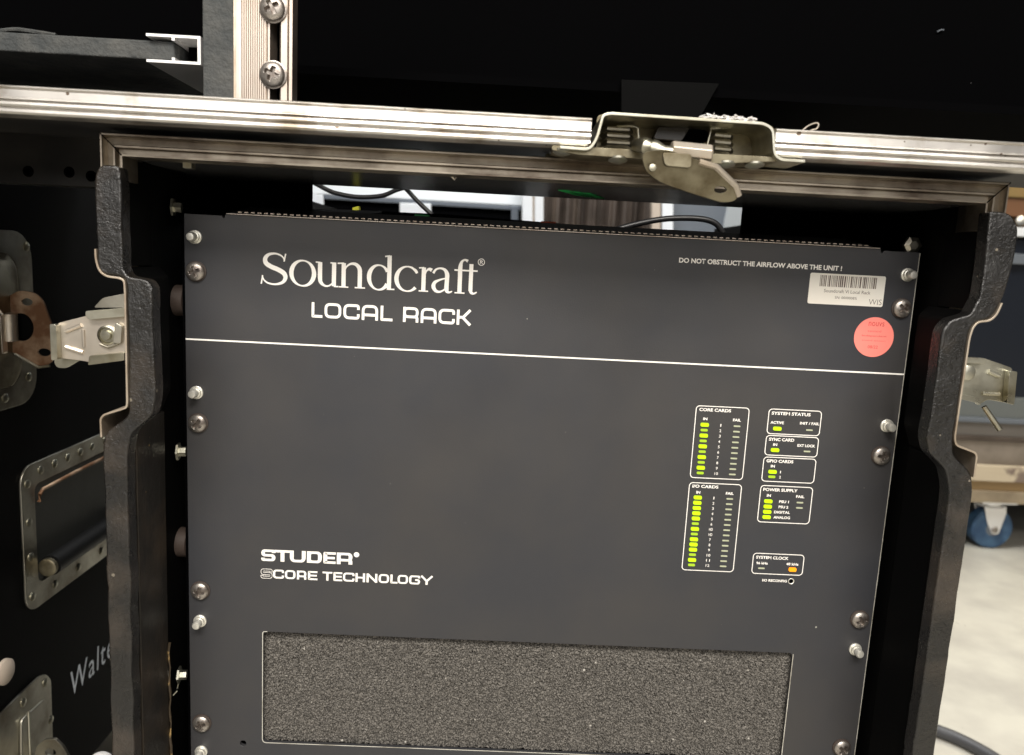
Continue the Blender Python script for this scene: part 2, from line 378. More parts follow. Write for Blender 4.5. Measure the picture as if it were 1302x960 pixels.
def serif_word(parent):
    """the roman word across the top of the panel, drawn stroke by stroke (mm)"""
    BZ = -42.6; T, t = 2.75, .95
    def st(bm, x, P, n=8): 
        Q = catmull(P, n); ribbon(bm, [(q[0], q[1]) for q in Q], [max(.5, q[2]) for q in Q], x, BZ)
    def ln(bm, x, a, b, w): ribbon(bm, [a, b], w, x, BZ)
    def bowl(bm, x, cx, cz, rx, rz, a0=0, a1=360, tilt=-8):
        pts = []; w = []
        n = 44; full = (a1 - a0) >= 360
        for k in range(n if full else n + 1):
            a = math.radians(a0 + (a1 - a0) * k / n)
            pts.append((cx + rx * math.cos(a), cz + rz * math.sin(a)))
            w.append(t + (T * 1.04 - t) * abs(math.cos(a + math.radians(-tilt))) ** 1.6)
        ribbon(bm, pts, w, x, BZ, closed=full)
    def letter(draw):
        bm = BM(); draw(bm); obj('lettering', bm, m_print, parent)
    def S(bm):
        x = 49.4
        st(bm, x, [(15.6, 15.2, .8), (14.6, 17.6, .9), (12.2, 19.2, 1.1), (8.9, 19.8, 1.3), (5.2, 18.9, 2.0), (3.1, 16.4, 2.7), (3.6, 13.4, 3.0), (7.0, 11.2, 3.0), (11.5, 9.5, 3.0), (15.3, 7.2, 3.0), (16.2, 4.2, 2.6), (14.2, 1.3, 1.9), (9.6, -.1, 1.2), (5.0, .5, 1.1), (2.2, 2.5, .9), (1.2, 5.3, .7)])
        ln(bm, x, (15.3, 14.9), (16.3, 20.0), .9); ln(bm, x, (.5, -.2), (1.4, 5.4), .9)
    def o(bm): bowl(bm, 68.4, 8.5, 8.0, 7.4, 8.2)
    def u(bm):
        x = 85.3
        st(bm, x, [(2.9, 15.8, T), (2.9, 6, T), (3.6, 2.6, 2.3), (6.2, .6, 1.3), (9.0, .8, 1.0), (11.6, 3.2, .9), (11.9, 5, .9)])
        ln(bm, x, (12.0, 16), (12.0, 0.6), T); ln(bm, x, (0, 15.7), (3, 15.6), .9); ln(bm, x, (9.6, 15.7), (12.2, 15.6), .9); ln(bm, x, (12, .45), (15, .45), .9)
    def n(bm):
        x = 99.6
        ln(bm, x, (4.0, 16), (4.0, .4), T); ln(bm, x, (0, 15.6), (4.2, 15.9), .9)
        st(bm, x, [(4.6, 10.6, .9), (5.6, 13.4, 1.0), (8.4, 15.6, 1.4), (11.8, 15.5, 2.1), (14.2, 13.0, 2.7), (14.6, 9, T), (14.6, .4, T)])
        ln(bm, x, (1, .4), (7.2, .4), .85); ln(bm, x, (11.4, .4), (18.2, .4), .85)
    def d(bm):
        x = 119.0; bowl(bm, x, 7.6, 7.8, 6.4, 8.0, 30, 330)
        ln(bm, x, (14.4, 22.4), (14.4, 0), T); ln(bm, x, (11.4, 21.6), (14.6, 22.2), .9); ln(bm, x, (14.2, .4), (18, .5), .9)
    def c(bm):
        x = 137.0; bowl(bm, x, 8.4, 7.8, 7.2, 8.0, 62, 318, tilt=0)
        st(bm, x, [(11.6, 14.9, 1.2), (13.6, 13.4, 1.9), (14.6, 11.8, 1.6)], 6)
    def r(bm):
        x = 152.4
        ln(bm, x, (3.6, 15.8), (3.6, .4), T); ln(bm, x, (.4, 15.4), (3.8, 15.7), .9); ln(bm, x, (.6, .4), (6.8, .4), .85)
        st(bm, x, [(4.2, 10.4, .9), (5.2, 13.4, 1.0), (7.0, 14.9, 1.8), (8.8, 14.2, 2.4)], 6)
    def a(bm):
        x = 160.6
        st(bm, x, [(1.6, 12.4, 1.6), (3.2, 14.8, 1.3), (6.2, 15.8, 1.2), (9.2, 14.8, 2.0), (10.7, 12, T), (10.7, 8, T), (10.7, 2, T), (12.2, .4, 1.4), (14.4, 1.2, .8)])
        st(bm, x, [(10.4, 9.6, .9), (6.4, 8.4, 1.2), (2.8, 6.4, 2.1), (2.0, 3.6, 2.6), (3.6, 1.0, 2.0), (6.4, .5, 1.3), (9.4, 2.2, 1.0), (10.5, 4, .9)])
    def f(bm):
        x = 175.4
        st(bm, x, [(9.2, 21.3, 1.9), (7.2, 22.1, 1.3), (5.2, 20.6, 1.7), (4.4, 17, T), (4.4, 10, T), (4.4, .4, T)])
        ln(bm, x, (1.2, .4), (7.8, .4), .85); ln(bm, x, (.6, 15.2), (8.4, 15.2), 1.0)
    def tt(bm):
        x = 183.6
        ln(bm, x, (3.4, 19.6), (3.4, 2), T * .95); st(bm, x, [(3.4, 3.4, 2.5), (3.9, 1.1, 2.0), (5.6, .4, 1.2), (7.6, 1.4, .8)], 6); ln(bm, x, (0, 15.2), (7.6, 15.2), 1.0)
    def reg(bm):
        cx, cz = 193.4 , 21.2
        ribbon(bm, [(math.cos(k * .3142) * 2.1, math.sin(k * .3142) * 2.1) for k in range(20)], .42, cx, BZ + cz, closed=True)
        ribbon(bm, [(-.7, -1.1), (-.7, 1.1)], .4, cx, BZ + cz); ribbon(bm, [(-.7, .95), (.3, .95), (.7, .5), (.3, .05), (-.7, .05)], .36, cx, BZ + cz); ribbon(bm, [(0, .05), (.8, -1.1)], .4, cx, BZ + cz)
    for g in (S, o, u, n, d, c, r, a, f, tt, reg): letter(g)
def wide_word(glyphs, z0, h, sw, parent, swh=None):
    """squared wide capitals: glyphs = [(letter, x0, x1)], stroke width sw"""
    for ch, x0, x1 in glyphs:
        w = x1 - x0; k = sw / 2; kh = (swh or sw) / 2; r = min(w, h) * .30; bm = BM()
        L_, R_, B_, T_, Mz = k, w - k, kh, h - kh, h * .5
        def rb(p, rad=None, cl=False):
            q = rounded(p, rad if rad is not None else r, 5, cl); ws = []
            for i in range(len(q)):
                a = q[i - 1] if (cl or i > 0) else q[i]; b = q[(i + 1) % len(q)] if (cl or i < len(q) - 1) else q[i]
                dx, dz = abs(b[0] - a[0]), abs(b[1] - a[1]); ws.append((sw * dz + (swh or sw) * dx) / max(1e-9, dx + dz))
            ribbon(bm, q, ws, x0, z0, closed=cl)
        if ch == 'L': rb([(L_, h), (L_, B_), (w, B_)], 0.01)
        elif ch == 'O': rb([(L_, B_), (R_, B_), (R_, T_), (L_, T_)], r, True)
        elif ch == 'D': rb([(L_, B_), (R_, B_), (R_, T_), (L_, T_)], r, True); rb([(L_, 0), (L_, h)])
        elif ch == 'C': rb([(R_, h * .36), (R_, B_), (L_, B_), (L_, T_), (R_, T_), (R_, h * .64)])
        elif ch == 'G': rb([(w * .55, Mz), (R_, Mz), (R_, B_), (L_, B_), (L_, T_), (R_, T_), (R_, h * .70)], r * .8)
        elif ch == 'A': rb([(L_, 0), (L_, T_), (R_, T_), (R_, 0)]); rb([(L_, h * .34), (R_, h * .34)])
        elif ch == 'R': rb([(L_, h * .36), (R_, h * .36), (R_, T_), (L_, T_)], r * .8, True); rb([(L_, 0), (L_, h)]); rb([(w * .5, h * .36), (R_, h * .36), (R_, 0)], r * .4)
        elif ch == 'K': rb([(L_, 0), (L_, h)]); rb([(L_, Mz), (w * .42, Mz), (w - k * 1.3, h)], .5); rb([(w * .38, Mz), (w - k * 1.1, 0)], .5)
        elif ch == 'S': rb([(R_, h * .72), (R_, T_), (L_, T_), (L_, Mz), (R_, Mz), (R_, B_), (L_, B_), (L_, h * .28)], r * .7)
        elif ch == 'T': rb([(0, T_), (w, T_)]); rb([(w / 2, 0), (w / 2, T_)])
        elif ch == 'U': rb([(L_, h), (L_, B_), (R_, B_), (R_, h)])
        elif ch == 'E': rb([(w, T_), (L_, T_), (L_, B_), (w, B_)], .01); rb([(L_, Mz), (w * .93, Mz)])
        elif ch == 'H': rb([(L_, 0), (L_, h)]); rb([(R_, 0), (R_, h)]); rb([(L_, Mz), (R_, Mz)])
        elif ch == 'N': rb([(L_, 0), (L_, h)]); rb([(R_, 0), (R_, h)]); rb([(k * .9, h - k * .4), (w - k * .9, k * .4)])
        elif ch == 'Y': rb([(k * .6, h), (w / 2, h * .42), (w - k * .6, h)], .4); rb([(w / 2, 0), (w / 2, h * .5)])
        elif ch == 's':          # outlined S
            P = rounded([(R_, h * .70), (R_, T_), (L_, T_), (L_, Mz), (R_, Mz), (R_, B_), (L_, B_), (L_, h * .30)], r * .7, 5)
            P = [(x0 + p[0], z0 + p[1]) for p in P]
            ring = offs(P, sw / 2) + offs(P, -sw / 2)[::-1]
            ribbon(bm, ring, .34, 0, 0, closed=True)
        elif ch == '.': ribbon(bm, [(math.cos(q * .5236) * w / 4 + w / 2, math.sin(q * .5236) * w / 4 + h * .88) for q in range(12)], w / 2, x0, z0, closed=True)
        obj('lettering', bm, m_print, parent)
# ================================================================ the rack unit
U = thing('audio_rack_unit', 'dark grey digital audio rack unit with white lettering, status lights and foam air grille', 'audio rack', (241, 0, -400))
WP = 482.6
DEEP = -470
outer = [(0, DEEP), (WP, DEEP), (WP, -.2), (458.2, -.2), (458.0, -1.6), (456.6, -1.6), (456.4, .6), (26.4, .6), (26.2, -1.6), (24.8, -1.6), (24.6, -.2), (0, -.2)]
gr = rrect(51.6, -371.5, 428.6, -286.5, 3.2)
bm = BM(); plate(bm, outer, 0, 3, [gr, circ(37.4, -373, 2.2, 14), circ(421.4, -232.3, 1.3, 14)])
obj('front_panel', bm, m_panel, U, bevel=.35, seg=2)
bm = BM(); box(bm, 26.8, 456.0, .35, 1.6, .75, 1.5); obj('top_edge', bm, m_rail, U, bevel=.3)
bm = BM(); box(bm, WP - .35, WP + .12, -.04, 2.4, DEEP, -.6); obj('edge_highlight', bm, m_print2, U)  # pale strip paints the highlight along the panel's right bevel
# chassis behind the panel
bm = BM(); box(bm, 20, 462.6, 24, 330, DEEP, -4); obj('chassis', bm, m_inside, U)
# sloped perforated cover above the panel
bm = BM(); plate(bm, [(3.2, .2), (52, 7.6), (52, 8.6), (3.2, 1.2)], 26, 455, fn=YZ); obj('top_cover', bm, m_under, U)
bm = BM()
x = 30.
while x < 452:
    y0 = 14; z0 = .2 + (y0 - 3.2) * .1516 + 1.05
    zz = z0 + random.uniform(-.05, .05)
    bm2 = [(x, y0 - .3), (x + 2.9, y0 - .3), (x + 2.9, y0 + .3), (x, y0 + .3)]
    plate(bm, [(x, zz), (x + 2.7, zz), (x + 2.5, zz + .55), (x + .2, zz + .55)], y0 - .2, y0 + .3)
    x += 4.3
obj('perforation', bm, m_rim, U, kind='stuff')
# foam filter, real relief
bm = BM(); nx, nz_ = 420, 96; X0, X1, Z0, Z1 = 50.4, 429.8, -372.8, -285.2
rows = []
for j in range(nz_ + 1):
    row = []
    for i in range(nx + 1):
        u = X0 + (X1 - X0) * i / nx; v = Z0 + (Z1 - Z0) * j / nz_
        row.append(bm.verts.new((u + random.uniform(-.25, .25), 5.0 + random.gauss(0, .62) + noise.noise((u * .05, v * .05, 0)) * .7, v + random.uniform(-.25, .25))))
    rows.append(row)
for j in range(nz_):
    for i in range(nx): bm.faces.new((rows[j][i], rows[j][i + 1], rows[j + 1][i + 1], rows[j + 1][i]))
obj('foam_filter', bm, m_foam, U)
bm = BM()
ribbon(bm, rounded([(54.5, -286.3), (51.3, -286.3), (51.3, -371.8), (428.9, -371.8), (428.9, -287.2)], 3, 4), .55, 0, 0, y=.0)
obj('grille_edge', bm, m_print2, U)
bm = BM(); lathe(bm, (421.4, .4, -232.3), (0, -1, 0), [(0, 2.2), (.6, 2.2), (.7, 2.0), (.5, 1.6), (.1, 1.5)], 20); rb_ = obj('recessed_button', bm, m_stud, U, smooth=True); bm = BM(); lathe(bm, (421.4, .3, -232.3), (0, -1, 0), [(0, 1.55), (.35, 1.55)], 16); obj('button_hole', bm, m_inside, rb_)
# dividing line, slightly rising profile
bm = BM(); box(bm, .3, WP - .3, -.30, -.02, -82.2, -81.2); obj('printed_line', bm, m_print, U)
# words
serif_word(U)
f = lambda a: 33.3 + a * .1392
wide_word([(c, f(a), f(b)) for c, a, b in (('L', 357, 408), ('O', 418, 497), ('C', 507, 584), ('A', 594, 671), ('L', 683, 740), ('R', 790, 863), ('A', 874, 949), ('C', 958, 1036), ('K', 1045, 1117))], -63.2, 10.0, 1.75, U)
f = lambda a: 32.6 + a * .1258
wide_word([(c, f(a), f(b)) for c, a, b in (('S', 140, 219), ('T', 214, 300), ('U', 297, 384), ('D', 391, 473), ('E', 481, 549), ('R', 555, 641), ('.', 648, 678))], -233.9, 8.4, 2.7, U, 1.75)
wide_word([(c, f(a), f(b)) for c, a, b in (('s', 139, 201), ('C', 205, 266), ('O', 271, 329), ('R', 337, 389), ('E', 398, 450), ('T', 478, 532), ('E', 538, 587), ('C', 591, 655), ('H', 660, 713), ('N', 721, 781), ('O', 788, 846), ('L', 853, 893), ('O', 893, 951), ('G', 957, 1018), ('Y', 1020, 1089))], -246.4, 6.5, 1.55, U, 1.25)
text('DO NOT OBSTRUCT THE AIRFLOW ABOVE THE UNIT !', 323.3, 431.8, -15.0, -11.7, U, bold=.032)
# status boxes
def sbox(x0, z0, x1, z1):
    bm = BM(); ribbon(bm, rrect(x0, z0, x1, z1, 2.4), .55, 0, 0, closed=True); return obj('indicator_frame', bm, m_print, U)
def led(p, x, z, kind):
    w, h, mt, d = {'on': (2.75, 1.25, m_led, .9), 'dim': (2.4, .85, m_led2, .5), 'off': (2.3, .52, m_off, .35), 'amber': (2.6, 1.4, m_amber, .9)}[kind]
    bm = BM(); plate(bm, rrect(x - w, z - h, x + w, z + h, min(h * .8, .8), 3), -d, .1)
    o = obj('status_light', bm, mt, p)
    return o
def lab(p, s, x0, x1, z, h=1.9, b=.03): text(s, x0, x1, z, z + h, p, bold=b)
b = sbox(343.4, -160.3, 379.6, -110)
lab(b, 'CORE CARDS', 345.6, 367.3, -113.6, 2.2, .03); lab(b, 'IN', 348.8, 351.6, -119.8); lab(b, 'FAIL', 369.2, 374.6, -119.6)
for i in range(10):
    z = -122.9 - i * 3.77; led(b, 350.1, z, 'on' if i % 2 == 0 else 'dim'); led(b, 372.3, z, 'off'); lab(b, str(i + 1), 361.2 - ((.3 if i == 0 else .6) if i < 9 else 1.2), 361.2 + ((.3 if i == 0 else .6) if i < 9 else 1.2), z - .9, 1.9, .008)
b = sbox(343.4, -227.2, 379.6, -163.9)
lab(b, 'I/O CARDS', 345.6, 363.6, -167.4, 2.2, .03); lab(b, 'IN', 348.6, 351.4, -171.6); lab(b, 'FAIL', 369.2, 374.6, -171.4)
for i, s in enumerate(('1', '2', '3', '4', '5', '6', 'HD', 'HD', '7', '8', '9', '10', '11', '12')):
    z = -174.3 - i * 3.775; led(b, 349.9, z, 'dim' if i in (5, 7, 11, 13) else 'on'); led(b, 372.2, z, 'off'); k = (.3 if s == '1' else .6) if len(s) == 1 else 1.3; lab(b, s, 361.2 - k, 361.2 + k, z - .9, 1.9, .008)
b = sbox(393.2, -126.9, 429.3, -109.8)
lab(b, 'SYSTEM STATUS', 395.2, 421.9, -113.7, 2.2, .03); lab(b, 'ACTIVE', 395.0, 404.2, -120.0); lab(b, 'INIT / FAIL', 415.2, 428.6, -119.6); led(b, 400, -123.2, 'on'); led(b, 422.2, -123.2, 'off')
b = sbox(393.2, -141.9, 429.3, -128.2)
lab(b, 'SYNC CARD', 395.2, 412.6, -131.9, 2.2, .03); lab(b, 'IN', 398.4, 401.2, -135.4); lab(b, 'EXT LOCK', 415.2, 427.4, -135.2); led(b, 400, -138.2, 'on'); led(b, 422.2, -138.2, 'off')
b = sbox(393.0, -160.5, 429.2, -143.4)
lab(b, 'GPIO CARDS', 395.0, 413.6, -147.1, 2.2, .03); lab(b, 'IN', 398.4, 401.2, -150.6); led(b, 399.9, -153.6, 'on'); led(b, 399.8, -157.2, 'dim'); lab(b, '1', 405.2, 405.8, -154.5, 1.8, .008); lab(b, '2', 404.9, 406.1, -158.1, 1.8, .008)
b = sbox(393.0, -189.8, 429.2, -163.6)
lab(b, 'POWER SUPPLY', 394.8, 418.8, -167.5, 2.2, .03); lab(b, 'IN', 397.8, 400.6, -171.6); lab(b, 'FAIL', 418.2, 424.0, -171.4)
for i, s in enumerate(('PSU 1', 'PSU 2', 'DIGITAL', 'ANALOG')):
    z = -174.7 - i * 3.8; led(b, 399.1, z, 'on'); x0, x1 = ((406.8, 413.6), (406.8, 413.6), (404.0, 415.2), (404.0, 415.6))[i]; lab(b, s, x0, x1, z - .9, 1.9)
    if i < 2: led(b, 421.3, z, 'off')
b = sbox(392.8, -227.6, 428.6, -212.7)
lab(b, 'SYSTEM CLOCK', 394.8, 417.8, -216.7, 2.2, .03); lab(b, '96 kHz', 395.4, 403.6, -220.8); lab(b, '48 kHz', 416.6, 425.2, -220.6); led(b, 399.3, -223.6, 'off'); led(b, 421.3, -223.5, 'amber')
lab(U, 'I/O RECONFIG', 400.8, 418.4, -233.3, 1.9, .03)
# barcode label and round sticker
bm = BM(); plate(bm, rrect(411.2, -37.3, 461.8, -17.0, 1.2), -.25, -.03); lb = obj('barcode_label', bm, m_label, U)
bm = BM(); x = 418.0
while x < 456.6:
    w = random.choice((.35, .35, .6, .9)); plate(bm, [(x, -25.6), (x + w, -25.6), (x + w, -18.2), (x, -18.2)], -.30, -.26); x += w + random.choice((.4, .45, .7, 1.0))
obj('barcode', bm, m_ink, lb)
text('Soundcraft Vi Local Rack', 421.4, 452.6, -29.4, -27.2, lb, mt=m_ink, y=-.3); text('SN: 0000008%', 429.2, 444.0, -33.3, -31.6, lb, mt=m_ink, y=-.3); text('WIS', 452.2, 460.9, -36.0, -32.4, lb, mt=m_ink, y=-.3, bold=-.012)
bm = BM(); plate(bm, circ(458.6, -57.6, 13.4, 48), -.25, -.03); sk = obj('round_sticker', bm, m_pink, U)
text('nouvs', 454.0, 464.6, -50.2, -47.4, sk, mt=m_pinkink, y=-.3); text('Independent', 450.4, 467.2, -57.6, -56.2, sk, mt=m_pinkink, y=-.3); text('sound system', 450.8, 466.6, -60.6, -59.4, sk, mt=m_pinkink, y=-.3, bold=-.01); text('08/22', 455.2, 462.0, -65.2, -63.2, sk, mt=m_pinkink, y=-.3)
text('tested', 453.8, 463.0, -54.2, -52.9, sk, mt=m_pinkink, y=-.3, bold=-.01)
# screws and studs
k = 0
for (x, z) in ((7.6, -37), (8.0, -138.2), (8.3, -257.4), (8.3, -358), (474.6, -37.4), (473.4, -138.6), (473.2, -258.4), (472.0, -358.2)):
    make_screw(U, (x, 0, z), 6.0, .35 + k * .53); k += 1
for (x, z) in ((7.1, -14.8), (7.0, -117.4), (7.8, -280.1), (7.6, -380.4), (475.8, -15.1), (475.0, -117.5), (472.9, -281.2), (472, -380)): make_stud(U, (x, 0, z))
# ================================================================ the flight case that holds it
XL, XR, FT = -21.8, 496.5, 39.8
F = thing('flight_case', 'black flight case with grimy, shaded aluminium frame and textured padded edges round the rack', 'flight case', (238, 200, -650))
bm = BM()
prof = [(d * .74, y) for d, y in [(0, -60), (.8, -61.2), (2.0, -61.2), (2.6, -60), (3.4, -56.5), (8.0, -57.2), (8.8, -58.8), (10.2, -58.8), (11, -55), (14.4, -55), (15.4, -60.6), (16.8, -60.6), (16.8, -42), (12, -40), (12, -28), (0, -28)]]
sweep(bm, [(XL, 14), (XL, FT), (XR, FT), (XR, 12)], prof)
obj('aluminium_frame', bm, m_alu_dirty_shaded, F)
# mitre seams
bm = BM()
for a, b in (((XL + .3, FT - .3), (XL + 12.1, FT - 12.1)), ((XR - .3, FT - .3), (XR - 12.1, FT - 12.1))):
    p, q = Vector((a[0], 0, a[1])), Vector((b[0], 0, b[1])); tube(bm, [p + Vector((0, -61.25, 0)), p.lerp(q, .5) + Vector((0, -60.2, 0)), q + Vector((0, -60.8, 0))], .35, 6)
obj('corner_seam', bm, m_inside, F)
bm = BM(); box(bm, XL + 9.9, XR - 9.1, -54, 62, 27.6, 36.0); obj('top_panel', bm, m_ceil, F, bevel=.6)
bm = BM(); box(bm, XL + .5, -12, -19, 520, -560, 36); box(bm, XL + 1.5, -12.3, -50, -19, -34, FT - 12.6); obj('side_wall', bm, m_blk, F)
bm = BM(); box(bm, XR - 9, XR - .5, -19, 520, -560, 36); box(bm, XR - 8.7, XR - 1.5, -50, -19, -34, FT - 12.6); obj('side_wall', bm, m_blk, F)
bm = BM(); box(bm, XL, XR, -40, 520, -575, -560); obj('base', bm, m_blk, F)
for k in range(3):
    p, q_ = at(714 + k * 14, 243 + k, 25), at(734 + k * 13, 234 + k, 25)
    bm = BM(); plate(bm, [(p[0] - 4, 2 + k * 5), (p[0] + 3, 2 + k * 5), (q_[0] + 8, 34 + k * 6), (q_[0] + 1, 34 + k * 6)], 27.2, 27.5, fn=XY); obj('green_reflection_mark', bm, m_green, F)  # green strokes stand in for a reflection on the underside of the top
# inner back divider with an opening above the unit
wl, wr = at(396, 240, 63)[0], at(946, 262, 63)[0]
bm = BM(); box(bm, -12, wl, 62, 67, -4, 36); obj('divider', bm, m_inside, F)
bm = BM(); box(bm, wr, XR - 9, 62, 67, -4, 36); obj('divider', bm, m_inside, F)
bm = BM(); box(bm, 12, 470, 334, 340, -560, -8); obj('divider', bm, m_inside, F)
# rack rails behind the ears
for a, b_ in ((-4, 17), (465, 487)):
    bm = BM(); box(bm, a, b_, 6, 9, -470, -3); box(bm, a if a < 0 else b_ - 2, a + 2 if a < 0 else b_, 9, 40, -470, -3); obj('rack_rail', bm, m_inside, F)
# textured padding on the front edges
def padding(sgn):
    xm = lambda x: x if sgn < 0 else (XL + XR) - x
    if sgn < 0: o_ = [(-22.6, -560), (-22.4, -139), (-20.5, -131), (-7, -121), (-6.2, -112), (-6.2, -46), (-7, -40), (-21, -38.5), (-22.4, -32), (-22.6, 16), (-19, 21.5), (-9, 21.5)]
    else: o_ = [(-23.2, -560), (-23.2, -142), (-20.5, -131), (-7.5, -121), (-6.6, -112), (-6.6, -46), (-9, -41), (-19, -38), (-24.5, -26), (-27.5, 0), (-27.3, 14), (-21, 22.5), (-9, 22.5)]
    i_ = [(-7.8, 19), (-7.8, -35), (-5.5, -39.5), (5.5, -41), (8.6, -45), (8.8, -112), (6.5, -120), (-5.5, -131), (-8.2, -142), (-8.6, -560)]
    if sgn > 0: i_ = [(-9, 12), (-10.5, -10), (-10, -27), (-6, -36.5), (5, -40), (9, -46), (9.4, -112), (7, -120), (-4, -130), (-8.6, -142), (-9.4, -560)]
    o2 = rounded([(xm(x), z) for x, z in o_], 5, 4); i2 = rounded([(xm(x), z) for x, z in i_], 3, 4)
    # resample long straight runs so that the relief can bend the surface
    def res(P):
        out = []
        for p, q in zip(P, P[1:]):
            n = max(1, int(math.hypot(q[0] - p[0], q[1] - p[1]) / 6)); out += [(p[0] + (q[0] - p[0]) * k / n, p[1] + (q[1] - p[1]) * k / n) for k in range(n)]
        return out + [P[-1]]
    loop = res(o2) + res(i2)
    loop = [(x + noise.noise((x * .06, z * .06, 3)) * .7 + noise.noise((x * .2, z * .21, 9)) * .22, z) for x, z in loop]
    bm = BM(); plate(bm, loop, -66, -55)
    obj('edge_padding', bm, m_pad, F, bevel=2.4, seg=4)
    # thin pressed sheet that lines the latch recess on the outer side
    if sgn < 0: P = [(-22.9, -25), (-22.9, -31), (-21, -37.5), (-17, -40.2), (-10, -40.6), (-7.2, -42), (-6.9, -48), (-7.2, -112), (-7.6, -115.6), (-21, -120.5), (-22.9, -123), (-22.7, -134)]
    else: P = [(-23.3, -29), (-21.2, -36), (-18, -39.6), (-11, -40.6), (-8.4, -44), (-7.2, -50), (-6.9, -110), (-8.2, -114.6), (-20.6, -118.6), (-21.8, -121), (-22.0, -134)]
    bm = BM(); sheet(bm, rounded([(xm(x) , z) for x, z in P], 3, 4), 1.1, -66.6, -12)
    obj('recess_rim', bm, m_rim, F, bevel=.25)
padding(-1); padding(1)
for s_ in (-1, 1):
    xm = (lambda x: x) if s_ < 0 else (lambda x: (XL + XR) - x)
    a, b_ = sorted((xm(-20.5), xm(-9.0 if s_ < 0 else -10.5)))
    bm = BM(); box(bm, a, b_, -52, -12.5, -558, -128); obj('inner_post', bm, m_post if s_ < 0 else m_blk, F, bevel=1)
    bm = BM(); sheet(bm, rounded([(xm(x), z) for x, z in ((-11, -35), (-5.6, -41), (-5.4, -113), (-11, -127))], 2, 3), 1.0, -52, -12.6); obj('recess_liner', bm, m_blk, F)
# keeper plates of the latches, one on each outer side
def keeper(sgn):
    mx = (lambda x: x) if sgn < 0 else (lambda x: (XL + XR) - x)
    Y = -38
    q = lambda px, py: at(px, py, Y)
    if sgn < 0:
        base = [q(163, 392), q(116, 400), q(72, 411), q(70, 455), q(105, 459), q(120, 462), q(163, 455)]
        up = [q(112, 392), q(125, 379), q(163, 376), q(163, 392)]
    else:
        base = [q(1205, 453), q(1250, 455), q(1262, 459), q(1288, 468), q(1283, 513), q(1256, 508), q(1243, 516), q(1238, 506), q(1205, 500)]
        up = None
    k = thing_part = None
    bm = BM(); plate(bm, rounded(base, 2, 3, True), Y, Y + 2.2)
    kp = obj('latch_keeper', bm, m_zinc_bright if sgn < 0 else m_zinc, F, bevel=.5)
    def bar(p0, p1, wd, dep=3, mt=None, nm='rib'):
        bm = BM(); a, b_ = q(*p0), q(*p1); tube(bm, [(a[0], Y - .6, a[1]), (b_[0], Y - .6, b_[1])], wd, 8); obj(nm, bm, mt or m_zinc_bright, kp, smooth=True)
    def flange(pts, d=6, nm='flange'):
        bm = BM(); plate(bm, rounded([q(*p) for p in pts], 1, 3, True), Y - d, Y - .1); obj(nm, bm, m_zinc, kp, bevel=.5)
    if sgn < 0:
        flange([(69, 411), (77, 412), (79, 456), (71, 457)], 5); flange([(113, 395), (163, 391), (163, 402), (118, 406), (113, 402)], 4); flange([(119, 451), (163, 447), (163, 457), (117, 463)], 5)
        bar((84, 421), (104, 413), 1.3); bar((84, 441), (106, 448), 1.3); bar((106, 419), (107, 441), .9)
        bm = BM(); plate(bm, rounded([q(114, 392), q(126, 379), q(163, 372), q(163, 392)], 2, 3, True), Y + 4, Y + 6); obj('back_plate', bm, m_dish, kp, bevel=.4)
        bm = BM(); plate(bm, rounded([q(62, 462), q(66, 448), q(78, 447), q(98, 458), q(78, 470), q(66, 469)], 2, 3, True), Y + 5, Y + 7); obj('back_plate', bm, m_zinc, kp, bevel=.4)
        a = q(137, 426); bm = BM(); lathe(bm, (a[0], Y, a[1]), (0, -1, 0), [(0, 6), (1, 6), (1.4, 5), (.4, 4.4), (.4, 3.0), (2.2, 2.6), (2.4, 0)], 22); obj('rivet', bm, m_zinc, kp, smooth=True)
        a = q(139, 438); bm = BM(); tube(bm, [(a[0] - 5, Y - 1, a[1]), (a[0], Y - 1.4, a[1] - 1.6), (a[0] + 6, Y - 1, a[1] + 1)], .8, 8); obj('spring', bm, m_dish, kp, smooth=True)
        a = q(152, 424); bm = BM(); plate(bm, rounded([(a[0] - 3, a[1] - 6), (a[0] + 2, a[1] - 6), (a[0] + 3, a[1] + 5), (a[0] - 1, a[1] + 7)], 1, 2, True), Y - 3, Y - .1); obj('lug', bm, m_dish, kp, bevel=.4)
    else:
        flange([(1277, 470), (1287, 471), (1283, 513), (1274, 511)], 5, 'flange'); flange([(1205, 452), (1250, 455), (1248, 462), (1205, 459)], 4); flange([(1212, 499), (1238, 504), (1243, 514), (1238, 511), (1208, 504)], 4)
        bar((1256, 472), (1270, 478), 1.5, mt=m_zinc); bar((1248, 500), (1270, 501), 1.3, mt=m_zinc)
        a = q(1228, 473); bm = BM(); lathe(bm, (a[0], Y, a[1]), (0, -1, 0), [(0, 5), (2, 5), (2.6, 4), (2.8, 0)], 22); obj('rivet', bm, m_zinc, kp, smooth=True)
        a, b_ = q(1251, 517), q(1267, 545); bm = BM(); tube(bm, [(a[0], Y, a[1]), (b_[0], Y - 3, b_[1])], [1.6, 1.9], 10); obj('lever', bm, m_zinc, kp, smooth=True)
keeper(-1); keeper(1)
